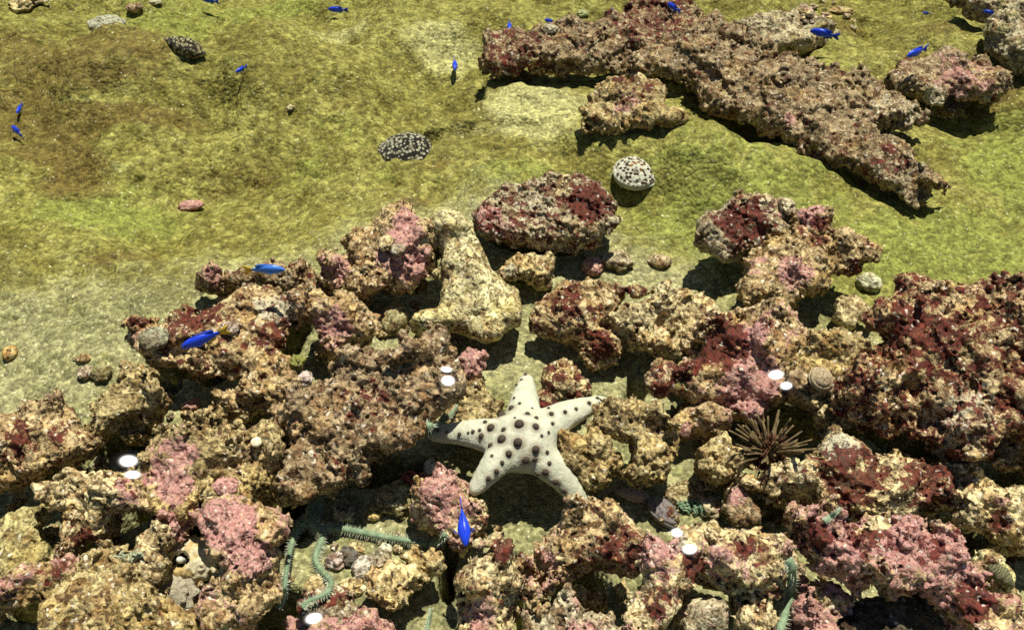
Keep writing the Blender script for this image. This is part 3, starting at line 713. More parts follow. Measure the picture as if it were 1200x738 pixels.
def tube(path, rad, n=10, close=True):
    """tapered tube mesh along a path (k,3) with radii (k,)"""
    path = np.asarray(path, float); rad = np.asarray(rad, float)
    tg = np.gradient(path, axis=0); tg /= np.linalg.norm(tg, axis=1, keepdims=True)
    V, F = [], []
    ref = np.array([0.13, 0.2, 1.0])
    for i, (p, t, r) in enumerate(zip(path, tg, rad)):
        u = np.cross(ref, t); u /= np.linalg.norm(u); w = np.cross(t, u)
        for k in range(n):
            a = 2 * math.pi * k / n
            V.append(p + r * (math.cos(a) * u + math.sin(a) * w))
    for i in range(len(path) - 1):
        for k in range(n):
            a, b = i * n + k, i * n + (k + 1) % n
            F.append((a, b, b + n, a + n))
    F.append(tuple(range(n))[::-1]); m = (len(path) - 1) * n
    F.append(tuple(range(m, m + n)))
    return V, F

def spline(pts, n):
    P = np.asarray(pts, float); P = np.vstack([2 * P[0] - P[1], P, 2 * P[-1] - P[-2]])
    out = []
    m = len(P) - 3
    for t in np.linspace(0, m - 1e-6, n):
        i = int(t); f = t - i
        a, b, c, e = P[i:i + 4]
        out.append(.5 * ((2 * b) + (c - a) * f + (2 * a - 5 * b + 4 * c - e) * f * f + (3 * b - a - 3 * c + e) * f ** 3))
    return np.array(out)

# ------------------------------------------------------------------ sea star
def star_mat():
    s = NT('sea_star_skin'); co = s.coords(False)
    _, kn, ed, _, _ = s.attr('tend')
    n = s.noise(co, 60, 4, .6); v = s.vor(co, 330)
    col = s.mix(s.step(n, .35, .7), (0.45, 0.45, 0.335), (0.56, 0.55, 0.43))
    col = s.mix(s.math('MULTIPLY', s.step(n, .62, .7), .35), col, (0.50, 0.42, 0.30))
    col = s.mix(s.math('MULTIPLY', kn, .8), col, (0.20, 0.135, 0.095))
    nrm = s.bump(v.outputs['Distance'], .25, .0018)
    s.b.inputs['Roughness'].default_value = .6
    return s.out(col, s.bump(s.noise(co, 180, 3, .6), .18, .002, nrm))
KNOB = simple_mat('knob_brown', (0.045, 0.032, 0.024), (0.095, 0.070, 0.052), 200, .4)

def sea_star():
    zc = 0.092
    C = on_plane(611, 517, zc)
    tips = [((617, 443), 0.062), ((706, 470), 0.085), ((684, 592), 0.035), ((556, 574), 0.082), ((506, 509), 0.068)]
    paths = []
    for (px, py), z in tips:
        T = on_plane(px, py, z); mid = (C + T) / 2
        bend = 0.010 if z > .06 else 0.012
        mid = mid + np.array([0, 0, bend])
        paths.append(spline([C + np.array([0, 0, -0.006]), mid, T], 26))
    vox = 0.0022
    allp = np.concatenate(paths); lo = allp.min(0) - 0.05; hi = allp.max(0) + 0.05
    n = np.ceil((hi - lo) / vox).astype(int)
    g = np.stack(np.meshgrid(*[lo[i] + np.arange(n[i]) * vox for i in range(3)], indexing='ij'), -1).astype(np.float32)
    F = np.full(g.shape[:3], 9, np.float32)
    k = 0.012
    arms = []
    for p in paths:
        d = np.full(g.shape[:3], 9, np.float32)
        m = len(p)
        for i in range(m):
            t = i / (m - 1)
            r = 0.0245 * (1 - t) ** 1.05 + 0.0108 * (1 - (max(0, t - .9) / .1) ** 2 * .25)
            q = g - p[i].astype(np.float32)
            d = np.minimum(d, np.sqrt(q[..., 0] ** 2 + q[..., 1] ** 2 + (q[..., 2] * 1.25) ** 2) - r)
        h = np.clip(.5 + .5 * (d - F) / k, 0, 1) if arms else None
        F = d if h is None else d * (1 - h) + F * h - k * h * (1 - h)
        arms.append(d)
    q = g - (C + np.array([0, 0, .004])).astype(np.float32)
    d = np.sqrt(q[..., 0] ** 2 + q[..., 1] ** 2 + (q[..., 2] * 1.15) ** 2) - 0.036
    h = np.clip(.5 + .5 * (d - F) / .02, 0, 1); F = d * (1 - h) + F * h - .02 * h * (1 - h)
    # flat underside
    F = np.maximum(F, -(g[..., 2] - (C[2] - 0.075)))
    F = F - 0.0004 * smp(G_FINE, g / .12)
    F[0] = F[-1] = 1; F[:, 0] = F[:, -1] = 1; F[:, :, 0] = F[:, :, -1] = 1
    L, quad, nrm = iso(F, vox); L = L + lo
    kn = [(403, 280, 20), (450, 240, 14), (487, 320, 22), (562, 330, 16), (525, 270, 13), (567, 288, 11), (413, 343, 12), (352, 335, 18), (405, 390, 20), (480, 403, 20), (562, 435, 18), (350, 420, 14), (305, 372, 13), (435, 457, 15), (515, 485, 17), (560, 482, 12), (618, 450, 10), (630, 503, 11), (613, 543, 15), (575, 552, 10), (660, 590, 14), (700, 632, 12), (725, 662, 10), (640, 268, 12), (645, 312, 9), (625, 355, 8), (592, 370, 8), (627, 240, 8), (706, 257, 10), (757, 243, 9), (820, 216, 11), (860, 192, 9), (515, 80, 9), (497, 105, 8), (475, 130, 8), (445, 160, 9), (430, 187, 9), (463, 190, 7), (407, 243, 10), (378, 250, 9), (488, 217, 8), (322, 308, 11), (297, 345, 9), (265, 352, 10), (242, 357, 7), (201, 363, 10), (140, 356, 9), (97, 347, 7), (403, 500, 11), (376, 540, 12), (338, 575, 12), (355, 468, 8), (465, 287, 7), (548, 240, 6)]
    bv = BVHTree.FromPolygons(L.tolist(), quad.tolist())
    halo = np.zeros(len(L)); spots = []
    for zx, zy, r in kn:
        px, py = 490 + zx / 4.1, 420 + zy / 4.1
        hit = bv.ray_cast(Vector(EYE), Vector(ray(px, py)))
        if hit[0] is None: continue
        p = np.array(hit[0]); nn = np.array(hit[1]); rw = r * (1.08 if r > 14 else 1.0) / 4.1 * hit[3] / FPX
        dd = np.linalg.norm(L - p, axis=1)
        halo = np.maximum(halo, (1 - sstep(dd, rw * .9, rw * 2.5)) * (.8 if r > 11 else .4))
        spots.append((p, nn, rw))
    # low cone under every knob
    for p, nn, rw in spots:
        dd = np.linalg.norm(L - p, axis=1); L = L + nrm * (0.45 * rw * np.exp(-(dd / (rw * 1.5)) ** 2))[:, None]
    base = np.array([C[0], C[1], L[:, 2].min()])
    root = empty('sea_star', base)
    tag(root, 'pale cream sea star with dark brown knobs lying across the rocks', 'sea star')
    body = mesh_obj('body', L - base, quad, star_mat(), parent=root, attrs={'tend': np.stack([halo, halo * 0, halo * 0, halo * 0 + 1], -1)})
    V, Fc = [], []
    prof = [(1.0, -.25), (.98, .1), (.85, .42), (.6, .68), (.3, .82)]
    for r, z in prof:
        for k_ in range(12):
            a = k_ * math.pi / 6; V.append((r * math.cos(a), r * math.sin(a), z))
    V.append((0, 0, .86))
    for i in range(4):
        for k_ in range(12): Fc.append((i * 12 + k_, i * 12 + (k_ + 1) % 12, i * 12 + 12 + (k_ + 1) % 12, i * 12 + 12 + k_))
    for k_ in range(12): Fc.append((48 + k_, 48 + (k_ + 1) % 12, 60))
    k0 = None
    for p, nn, rw in spots:
        if k0 is None: o = k0 = mesh_obj('knob', V, Fc, KNOB, parent=root)
        else:
            o = k0.copy(); COL.objects.link(o)
        o.location = tuple(p - base + nn * rw * .42)
        o.rotation_euler = Vector(nn).to_track_quat('Z', 'Y').to_euler()
        o.scale = (rw, rw, rw * .9)
    return root
sea_star()

# ------------------------------------------------------------------ fish
def fish_mat(name, c1, c2, rough=.35):
    s = NT(name); co = s.coords(False)
    v = s.vor(co, 26.0); sx = s.n.new('ShaderNodeSeparateXYZ'); s.l.new(co, sx.inputs[0])
    col = s.mix(s.step(sx.outputs[2], -.16, .2), c2, c1)
    col = s.mix(s.math('MULTIPLY', s.step(v.outputs['Distance'], .25, .6), .25), col, c2)
    s.b.inputs['Roughness'].default_value = rough; s.b.inputs['Specular IOR Level'].default_value = .35
    return s.out(col)
BLUE = fish_mat('fish_blue', (0.012, 0.040, 0.62), (0.02, 0.09, 0.75))
SKYB = fish_mat('fish_light_blue', (0.05, 0.17, 0.66), (0.07, 0.24, 0.70))
YEL = simple_mat('fin_yellow', (0.55, 0.33, 0.03), (0.66, 0.44, 0.07), 20, .1, .5)
BFIN = simple_mat('fin_blue', (0.015, 0.04, 0.42), (0.03, 0.09, 0.55), 20, .1, .5)
EYEM = simple_mat('fish_eye', (0.004, 0.004, 0.006), (0.01, 0.01, 0.014), 20, 0, .2)

def loft(sections, n=14):
    V, F = [], []
    for x, zc, h, w in sections:
        for k in range(n):
            a = 2 * math.pi * k / n; V.append((x, w * math.cos(a), zc + h * math.sin(a)))
    for i in range(len(sections) - 1):
        for k in range(n):
            a, b = i * n + k, i * n + (k + 1) % n; F.append((a, a + n, b + n, b))
    F.append(tuple(range(n))); m = (len(sections) - 1) * n; F.append(tuple(range(m, m + n))[::-1])
    return V, F
def fin(outline, t):
    """thin solid fin in the xz plane: outline list (x,z), thickness t"""
    n = len(outline)
    V = [(x, -t, z) for x, z in outline] + [(x, t, z) for x, z in outline]
    F = [tuple(range(n)), tuple(range(n, 2 * n))[::-1]] + [(i, i + n, (i + 1) % n + n, (i + 1) % n) for i in range(n)]
    return V, F
def fish_proto(tailmat, bodymat):
    """unit fish: body one long, nose at x=.5, tail root at x=-.5"""
    root = empty('fish')
    secs = [(.50, -.01, .008, .006), (.47, -.005, .045, .03), (.40, .0, .095, .06), (.30, .005, .14, .085), (.15, .01, .172, .115), (0, .01, .178, .112), (-.15, .008, .16, .092), (-.30, .004, .115, .055), (-.42, 0, .07, .03), (-.5, 0, .055, .018), (-.53, 0, .05, .01)]
    mesh_obj('body', *loft(secs), bodymat, parent=root)
    mesh_obj('tail_fin', *fin([(-.50, .05), (-.62, .12), (-.76, .17), (-.80, .15), (-.72, .03), (-.71, 0), (-.72, -.03), (-.80, -.15), (-.76, -.17), (-.62, -.12), (-.50, -.05)], .008), tailmat, parent=root)
    mesh_obj('dorsal_fin', *fin([(.22, .15), (.12, .21), (-.1, .225), (-.28, .22), (-.42, .16), (-.38, .07), (-.1, .14)], .006), BFIN if bodymat is BLUE else bodymat, parent=root)
    mesh_obj('anal_fin', *fin([(-.05, -.13), (-.18, -.21), (-.33, -.20), (-.42, -.12), (-.36, -.06)], .006), tailmat, parent=root)
    for sg in (-1, 1):
        V, F = loft([(.045, 0, .002, .002), (.03, 0, .03, .03), (0, 0, .042, .042), (-.03, 0, .03, .03), (-.045, 0, .002, .002)], 10)
        V = [(x * .6 + .385, y * .35 + sg * .056, z * .6 + .03) for x, y, z in V]
        mesh_obj('eye', V, F, EYEM, parent=root)
        V = [(.18, sg * .09, 0.0), (.06, sg * .17, -.03), (-.02, sg * .19, -.06), (.02, sg * .16, -.09), (.16, sg * .092, -.05), (.17, sg * .088, -.02)]
        V = V + [(x, y - sg * .006, z - .004) for x, y, z in V]
        F = [(0, 1, 2, 3, 4, 5), (11, 10, 9, 8, 7, 6)] + [(i, i + 6, (i + 1) % 6 + 6, (i + 1) % 6) for i in range(6)]
        mesh_obj('pectoral_fin', V, F, BFIN if bodymat is BLUE else bodymat, parent=root)
    return root
P_BLUE, P_YEL, P_SKY = fish_proto(BFIN, BLUE), fish_proto(YEL, BLUE), fish_proto(YEL, SKYB)
used = set()
def fish(proto, head, tail, z, label, group='small blue fish over the algae floor', dz=0.0):
    h = on_plane(head[0], head[1], 0); h = hit_ground(*head)
    zz = h[2] + z
    a = on_plane(head[0], head[1], zz + dz / 2); b = on_plane(tail[0], tail[1], zz - dz / 2)
    if proto.name in used: o = copy_tree(proto)
    else: o = proto; used.add(proto.name)
    o.location = tuple((a + b) / 2)
    ln = np.linalg.norm(a - b)
    M = rot_between(a - b, np.array([0, 0, 1.0]))
    o.rotation_euler = Matrix(M.tolist()).to_euler()
    o.scale = (ln, ln, ln)
    tag(o, label, 'fish', group)
    return o
fish(P_BLUE, (19.5, 133), (25, 124), .018, 'blue fish swimming just above another near the red-brown algae streak')
fish(P_BLUE, (14, 148), (24, 158), .018, 'blue fish nosing down below the red-brown algae streak')
fish(P_BLUE, (276, 85), (287, 79), .018, 'tiny blue fish just past the mottled spindle shell')
fish(P_BLUE, (384, 11), (403, 12), .018, 'blue fish level over the pale hollow beyond the mottled shell')
fish(P_BLUE, (236, -1), (252, 2), .06, 'small blue fish between the brown round pebble and the level swimming fish')
fish(P_BLUE, (533, 82), (533, 72), .018, 'small blue fish above the lip of the sunken basin', dz=.01)
fish(P_BLUE, (597, 35), (597, 28), .018, 'tiny blue fish off the blunt end of the log-shaped rock', dz=.01)
fish(P_BLUE, (638, 23), (650, 28), .06, 'slim blue fish beside a small pale stone on the log-shaped rock')
fish(P_BLUE, (717, 9), (718, 18), .09, 'tiny upright blue fish behind the hump of the log-shaped rock', dz=.01)
fish(P_BLUE, (782, 4), (794, 12), .14, 'blue fish skimming the top of the log-shaped rock')
fish(P_BLUE, (949, 36), (976, 42), .10, 'long blue fish above the grey-green rubbly rock')
fish(P_BLUE, (1063, 66), (1082, 58), .12, 'blue fish just over the pinkish crusted rock')
fish(P_BLUE, (1081, 15), (1089, 16), .018, 'tiny blue dot of a fish in open water near the crack')
fish(P_BLUE, (1152, 13), (1165, 16), .12, 'pale-edged blue fish over the dark brown ledge')
fish(P_SKY, (334, 316), (296, 316), .17, 'light blue fish with faint yellow tail over the brown crusted ridge', 'larger blue fish among the rocks')
fish(P_YEL, (212, 407), (256, 390), .20, 'large deep blue fish with bright yellow tail beside the dark slab', 'larger blue fish among the rocks', dz=-.006)
fq = fish(P_BLUE, (546, 640), (541, 597), .15, 'bright blue fish seen from above in front of the sea star', 'larger blue fish among the rocks', dz=-.012)
fq.scale.y *= 1.5

# ------------------------------------------------------------------ brittle star arms
GRN = simple_mat('brittle_green', (0.145, 0.205, 0.125), (0.225, 0.295, 0.185), 130, .3, .55, lo=.4, hi=.6)
GRNP = simple_mat('brittle_spine', (0.40, 0.44, 0.32), (0.55, 0.57, 0.44), 200, .2, .6)
def arm(root, pxs, r0, r1, spine=0.0085, n=60, dens=2):
    """pxs: (px, py, height above what lies below)"""
    P2 = spline([(x, y, dz) for x, y, dz in pxs], n)
    zs = np.array([surf(x, y)[0][2] for x, y, _ in P2])
    zs = np.array([zs[max(0, i - 4):i + 5].max() for i in range(n)])
    zs = np.convolve(np.pad(zs, 6, mode='edge'), np.ones(13) / 13, 'valid') + P2[:, 2]
    path = np.array([on_plane(x, y, z) for (x, y, _), z in zip(P2, zs)]); rad = np.linspace(r0, r1, n)
    rad = rad * (1 + .05 * np.sin(np.arange(n) * math.pi))
    base = np.array(root.location)
    V, F = tube(path - base, rad, 10)
    a = mesh_obj('arm', V, F, GRN, parent=root)
    tg = np.gradient(path, axis=0); tg /= np.linalg.norm(tg, axis=1, keepdims=True)
    SV, SF = [], []
    rr = random.Random(len(pxs) + int(pxs[0][0]))
    for i in range(1, n - 1):
        for s in (0,):
            p = path[i] + tg[i] * s * np.linalg.norm(path[i + 1] - path[i])
            side = np.cross(tg[i], [0, -.35, 1]); side /= np.linalg.norm(side)
            upd = np.cross(side, tg[i])
            for sg in (-1, 1):
                for lift in (0.05, .55):
                    dr = side * sg + upd * lift + tg[i] * rr.uniform(-.15, .35); dr /= np.linalg.norm(dr)
                    ln = spine * rr.uniform(.45, 1.15) * (.55 + .45 * rad[i] / r0)
                    q = p + dr * rad[i] * .8; w = 0.00055
                    u = np.cross(dr, tg[i]); u /= np.linalg.norm(u) + 1e-9; v = np.cross(dr, u)
                    b = len(SV)
                    SV += [q + u * w, q - .5 * u * w + .87 * v * w, q - .5 * u * w - .87 * v * w, q + dr * (ln + rad[i] * .2)]
                    SF += [(b, b + 1, b + 3), (b + 1, b + 2, b + 3), (b + 2, b, b + 3)]
    sp = mesh_obj('spine_fringe', np.array(SV) - base, SF, GRNP, parent=a, smooth=False)
    sp['kind'] = 'stuff'
    return a
b0, _ = surf(366, 618)
bs = empty('brittle_star', b0 + np.array([0, .03, 0]))
tag(bs, 'green brittle star with three spiny arms reaching out of a dark crevice', 'brittle star')
V, F = loft([(-.014, 0, .003, .004), (-.011, 0, .007, .012), (0, 0, .009, .016), (.011, 0, .007, .012), (.014, 0, .003, .004)], 16)
mesh_obj('disc', V, F, GRN, parent=bs)
arm(bs, [(366, 605, .007), (357, 612, .007), (348, 622, .007), (340, 645, .007), (335, 675, .007), (333, 700, .007), (327, 714, .007)], .0056, .0018)
arm(bs, [(362, 608, .007), (374, 620, .007), (395, 619, .007), (425, 624, .007), (455, 630, .007), (490, 635, .007), (512, 636, .007), (524, 625, .007)], .0062, .0030, n=80)
arm(bs, [(364, 608, .007), (378, 624, .007), (374, 640, .007), (370, 655, .007), (376, 668, .007), (388, 682, .007), (382, 695, .007), (362, 704, .007), (354, 712, .007)], .0055, .0026)
for pxs, r0, r1, lab in (([(922, 656, .022), (926, 662, .022), (928, 674, .022), (927, 690, .022), (921, 715, .022), (912, 745, .022), (908, 770, .022)], 0.0058, .0052, 'pale green ribbon-like brittle star arm over the pink nodules'),
                         ([(500, 500, .007), (512, 497, .007), (526, 488, .007), (537, 474, .007)], .0062, .001, 'dark green brittle star arm tip poking out beside the sea star'),
                         ([(498, 760, .007), (501, 735, .007), (505, 712, .007)], .004, .001, 'thin dark brittle star arm tip on the sand below the rubble chunk'),
                         ([(966, 611, .007), (975, 604, .007), (986, 595, .007)], .0026, .0008, 'dark brittle star arm tip between the pink boulder and the ridge')):
    b0, _ = surf(pxs[1][0], pxs[1][1]); r_ = empty('brittle_star', b0)
    tag(r_, lab, 'brittle star'); arm(r_, pxs, r0, r1, n=40, spine=.0075 if r0 > .005 else .004)

# ------------------------------------------------------------------ slate-pencil urchin in the crevice
USP = simple_mat('urchin_spine', (0.10, 0.07, 0.035), (0.20, 0.145, 0.07), 90, .5, .8)
UBD = simple_mat('urchin_body', (0.07, 0.032, 0.02), (0.15, 0.065, 0.035), 120, .8, .8)
def urchin():
    c = on_plane(900, 532, .07)
    root = empty('spiny_urchin', c - np.array([0, 0, .025])); tag(root, 'spiny urchin with blunt olive spines wedged in the dark crevice', 'urchin')
    base = np.array(root.location)
    rr = random.Random(5)
    V, F = loft([(-.026, 0, .004, .004), (-.022, 0, .013, .014), (-.01, 0, .021, .024), (.004, 0, .022, .026), (.018, 0, .016, .018), (.026, 0, .004, .004)], 20)
    V = [(x + rr.uniform(-1, 1) * .0018, y + rr.uniform(-1, 1) * .0018, z + .025 + rr.uniform(-1, 1) * .0018) for x, y, z in V]
    mesh_obj('body', V, F, UBD, parent=root)
    ends = [(854, 504, .10), (850, 528, .085), (848, 546, .075), (852, 553, .07), (856, 558, .068), (880, 490, .10), (884, 492, .11), (887, 484, .105), (900, 487, .115), (913, 480, .11), (922, 500, .105), (930, 498, .10), (940, 505, .09), (946, 520, .085), (965, 526, .08), (952, 515, .09), (870, 498, .115), (905, 505, .12), (918, 520, .115), (862, 520, .10), (868, 540, .10), (890, 512, .125), (880, 525, .12), (905, 530, .12), (925, 532, .105), (912, 512, .12), (850, 538, .075), (935, 515, .1), (894, 498, .11), (858, 550, .08)]
    ends = [(x, y, z - .005) for x, y, z in ends] + [(900 + rr.uniform(-40, 44), 520 + rr.uniform(-32, 30), rr.uniform(.09, .15)) for i in range(40)]
    for x, y, z in ends:
        e = on_plane(x, y, z)
        st = c + (e - c) * .25
        path = spline([st, st + (e - st) * .5 + np.array([rr.uniform(-1, 1), rr.uniform(-1, 1), rr.uniform(0, 1)]) * .002, e], 8)
        r0 = rr.uniform(.0012, .0022)
        rad = np.array([1, 1.15, 1.15, 1.05, .95, .9, 1.05, .7]) * r0
        V, F = tube(path - base, rad, 8); mesh_obj('spine', V, F, USP, parent=root)
    BV, BF = [], []
    for i in range(260):
        d_ = np.array([rr.gauss(0, 1), rr.gauss(0, 1), abs(rr.gauss(0, 1))]); d_ /= np.linalg.norm(d_)
        st = np.array([0, 0, .025]) + d_ * .021; e = st + d_ * rr.uniform(.005, .014) + np.array([rr.uniform(-1, 1), rr.uniform(-1, 1), rr.uniform(-1, 1)]) * .003
        v, f = tube(np.linspace(st, e, 3), np.array([.0011, .0009, .0004]), 5); b = len(BV)
        BV += list(v); BF += [tuple(b + k for k in ff) for ff in f]
    bo = mesh_obj('bristle_coat', BV, BF, UBD, parent=root); bo['kind'] = 'stuff'
urchin()

# ------------------------------------------------------------------ shells
def shell_mat(name, c1, c2, c3, kind):
    s = NT(name); co = s.coords(False)
    sx = s.n.new('ShaderNodeSeparateXYZ'); s.l.new(co, sx.inputs[0])
    w = s.warp(co, 3.0, .12)
    if kind == 'check':
        v = s.vor(w, 7.5, rnd=.95); f = s.step(v.outputs['Distance'], .40, .48)
        col = s.mix(f, c1, c2)
        col = s.mix(s.math('MULTIPLY', s.step(s.noise(co, 3, 2), .55, .62), .4), col, c3)
    elif kind == 'speckle':
        v = s.vor(w, 6.0); f = s.math('MULTIPLY', s.step(v.outputs['Distance'], .50, .42), s.step(sx.outputs[2], .12, .2))
        col = s.mix(f, c2, c1)
        col = s.mix(s.math('MULTIPLY', s.step(sx.outputs[2], .42, .5), s.step(v.outputs['Distance'], .4, .3)), col, c3)
        col = s.mix(s.math('MULTIPLY', s.step(s.noise(co, 6, 3), .56, .60), .7), col, c1)
    else:
        wv = s.n.new('ShaderNodeTexWave'); wv.wave_type = 'BANDS'; wv.bands_direction = 'X'; s.l.new(w, wv.inputs['Vector']); wv.inputs['Scale'].default_value = 2.6; wv.inputs['Distortion'].default_value = 5.0; wv.inputs['Detail'].default_value = 2
        col = s.mix(s.step(wv.outputs['Fac'], .42, .56), c1, c2)
        col = s.mix(s.math('MULTIPLY', s.step(s.noise(co, 4, 3), .5, .6), .5), col, c3)
    s.b.inputs['Roughness'].default_value = .45; s.b.inputs['Specular IOR Level'].default_value = .3
    return s.out(col, s.bump(s.noise(co, 14, 4, .7), .5, .06))
def whorl(turns=3.0, rise=.8, knobs=0, kamp=.0, n=56, m=44):
    """unit snail shell: dome with a winding suture, lip flare and closed base; apex up"""
    V, F = [], []
    for i in range(m + 1):
        u = i / m
        zc = rise * (1 - u) ** 1.0; r = math.sin(math.pi / 2 * min(1, u ** .8)) ** .85
        for k in range(n):
            a = 2 * math.pi * k / n
            ph = (u * turns + k / n) % 1.0
            g = 1 + .055 * math.sin(math.pi * ph) - .02
            kk = 1 + kamp * (math.sin(knobs * a) * .5 + .5) * max(0, math.sin(math.pi * ph)) ** 3 if knobs else 1
            lip = 1 + .16 * math.exp(-((a - 5.4) / .5) ** 2) * u ** 3
            V.append((r * g * kk * lip * math.cos(a), r * g * kk * lip * math.sin(a) * .9, zc + .05 * rise * math.sin(math.pi * ph)))
    q = m * n
    for r, z in ((.96, -.12), (.8, -.22), (.45, -.27)):
        for k in range(n):
            a = 2 * math.pi * k / n; V.append((r * math.cos(a), r * math.sin(a) * .9, z))
    for i in range(m + 3):
        for k in range(n):
            a, b = i * n + k, i * n + (k + 1) % n; F.append((a, a + n, b + n, b))
    F.append(tuple(range(n))); e = (m + 3) * n; F.append(tuple(range(e, e + n))[::-1])
    return V, F
def put(o, p, size, tilt=(0, 0, 0)):
    o.location = tuple(p); o.scale = size if isinstance(size, tuple) else (size,) * 3; o.rotation_euler = tilt
    return o
WH = (0.62, 0.58, 0.44)
def shell(name, V, F, mat, px, py, size_px, label, tilt, sink=.1, zscale=1.0, cat='shell', op=None):
    p, _ = surf(px, py); s = size_px / 2 * np.linalg.norm(p - EYE) / FPX
    o = mesh_obj(name, V, F, mat)
    put(o, p - np.array([0, 0, s * sink]), (s, s, s * zscale), tilt)
    tag(o, label, cat, 'shells in the pool')
    return o
Vt, Ft = whorl()
shell('turban_shell', *whorl(turns=2.6, rise=.5), shell_mat('speckled_shell', (0.045, 0.022, 0.012), (0.66, 0.64, 0.52), (0.45, 0.17, 0.03), 'speckle'), 744, 204, 54, 'round cream shell with brown and orange speckles on bare green algae', (R(10), 0, R(40)), -.02)
shell('turban_shell', Vt, Ft, shell_mat('checkered_shell', (0.46, 0.43, 0.31), (0.02, 0.016, 0.012), (0.12, 0.09, 0.05), 'check'), 475, 174, 62, 'black and white checkered shell half sunk in the algae crest', (R(-6), R(6), R(200)), .22, .8)
def spindle(n=28, m=60):
    V, F = [], []
    for i in range(m + 1):
        x = i / m; r = .42 * math.sin(math.pi * min(1, x * .70 + .02)) ** 1.1 * (1 - x ** 6 * .9) * (1 + .05 * math.sin(x * 34))
        for k in range(n):
            a = 2 * math.pi * k / n; V.append((x * 2 - 1, r * math.cos(a), r * math.sin(a)))
    for i in range(m):
        for k in range(n):
            a, b = i * n + k, i * n + (k + 1) % n; F.append((a, a + n, b + n, b))
    F.append(tuple(range(n))); F.append(tuple(range(m * n, m * n + n))[::-1])
    return V, F
shell('spindle_shell', *spindle(), shell_mat('striped_shell', (0.46, 0.40, 0.22), (0.035, 0.026, 0.016), (0.20, 0.13, 0.05), 'check'), 216, 60, 54, 'mottled dark and cream spindle-shaped shell lying on the olive ledge', (R(30), R(10), R(-20)), -.2, 1.0)
shell('turban_shell', *whorl(turns=2.2, knobs=7, kamp=.16, rise=.7), shell_mat('weathered_shell', (0.20, 0.18, 0.12), (0.52, 0.50, 0.38), (0.12, 0.10, 0.06), 'check'), 124, 31, 38, 'weathered grey-white lumpy shell near the top of the ledge', (0, 0, R(10)), .1, .9)
shell('spiked_snail', *whorl(turns=2.4, knobs=11, kamp=.3, rise=.85), shell_mat('chalky_shell', (0.36, 0.30, 0.22), (0.50, 0.44, 0.33), (0.40, 0.30, 0.20), 'check'), 205, 700, 46, 'chalky knobbed snail shell on the mustard rock', (R(20), R(-12), R(60)), -.35, .9, 'snail')
shell('cone_snail', *spindle(), shell_mat('lilac_shell', (0.30, 0.22, 0.24), (0.46, 0.36, 0.34), (0.45, 0.30, 0.22), 'stripe'), 740, 583, 42, 'lilac-grey pointed snail shell on green sand by the golden stones', (0, R(6), R(-8)), -.3, 1, 'snail')
shell('turban_shell', Vt, Ft, shell_mat('grey_shell', (0.16, 0.13, 0.14), (0.27, 0.23, 0.22), (0.12, 0.09, 0.09), 'check'), 776, 600, 44, 'dull grey-purple round snail shell beside the green tuft', (R(40), 0, R(120)), .1, .9)
shell('spindle_shell', *spindle(), shell_mat('olive_shell', (0.10, 0.10, 0.05), (0.26, 0.24, 0.13), (0.15, 0.13, 0.08), 'stripe'), 1165, 672, 44, 'olive ridged spindle shell on rubble behind the bright pink boulder', (0, R(20), R(-40)), -.25, 1)
shell('turban_shell', Vt, Ft, shell_mat('cream_cone_shell', (0.30, 0.20, 0.12), (0.56, 0.45, 0.28), (0.36, 0.24, 0.13), 'check'), 962, 442, 30, 'small ridged brown shell lodged in the golden wedge rock', (R(30), R(20), 0), .2, .9)
# the broken round shell: a hollow ball with a hole and its inner pillar
def broken_shell():
    p, _ = surf(226, 664); s = 27 * np.linalg.norm(p - EYE) / FPX
    c = p + np.array([0, 0, s * .45]); vox = .0016
    n = int(3.4 * s / vox)
    ax = (np.arange(n) - n / 2) * vox
    g = np.stack(np.meshgrid(ax, ax, ax, indexing='ij'), -1).astype(np.float32)
    r = np.sqrt((g[..., 0] / 1.25) ** 2 + g[..., 1] ** 2 + (g[..., 2] / .95) ** 2)
    F = np.abs(r - s * .84) - s * .12 - .001 * smp(G_LOW, g / .06) - .0012 * np.sin(g[..., 0] * 520)
    v = (EYE - c) / np.linalg.norm(EYE - c); hc = (v + np.array([-.55, 0, .1])) * s * .95
    h = np.linalg.norm((g - hc.astype(np.float32)) * np.array([.8, 1, 1], np.float32), axis=-1) - s * .42
    F = np.maximum(F, -h)
    F[0] = F[-1] = 1; F[:, 0] = F[:, -1] = 1; F[:, :, 0] = F[:, :, -1] = 1
    L, q, nr = iso(F, vox); L = L + ax[0]
    root = empty('broken_shell', c - np.array([0, 0, s * .9])); tag(root, 'broken cream round shell with a dark hole and white pillar inside', 'shell', 'shells in the pool')
    mesh_obj('whorl', L + np.array([0, 0, s * .9]), q, simple_mat('cream_shell', (0.44, 0.32, 0.14), (0.62, 0.55, 0.38), 40, .5, .5, lo=.42, hi=.56), parent=root)
    q0 = hc * .35 + np.array([0, 0, s * .9]); q1 = hc * .9 + np.array([0, 0, s * .9])
    V, Fc = tube(spline([q0, (q0 + q1) / 2 + np.array([.001, 0, .001]), q1], 8), np.array([1.2, 1, .9, .9, 1.1, 1.25, 1.1, .5]) * s * .11, 10)
    mesh_obj('pillar', V, Fc, simple_mat('white_pillar', (0.55, 0.54, 0.5), (0.66, 0.65, 0.6), 50, .2), parent=root)
broken_shell()

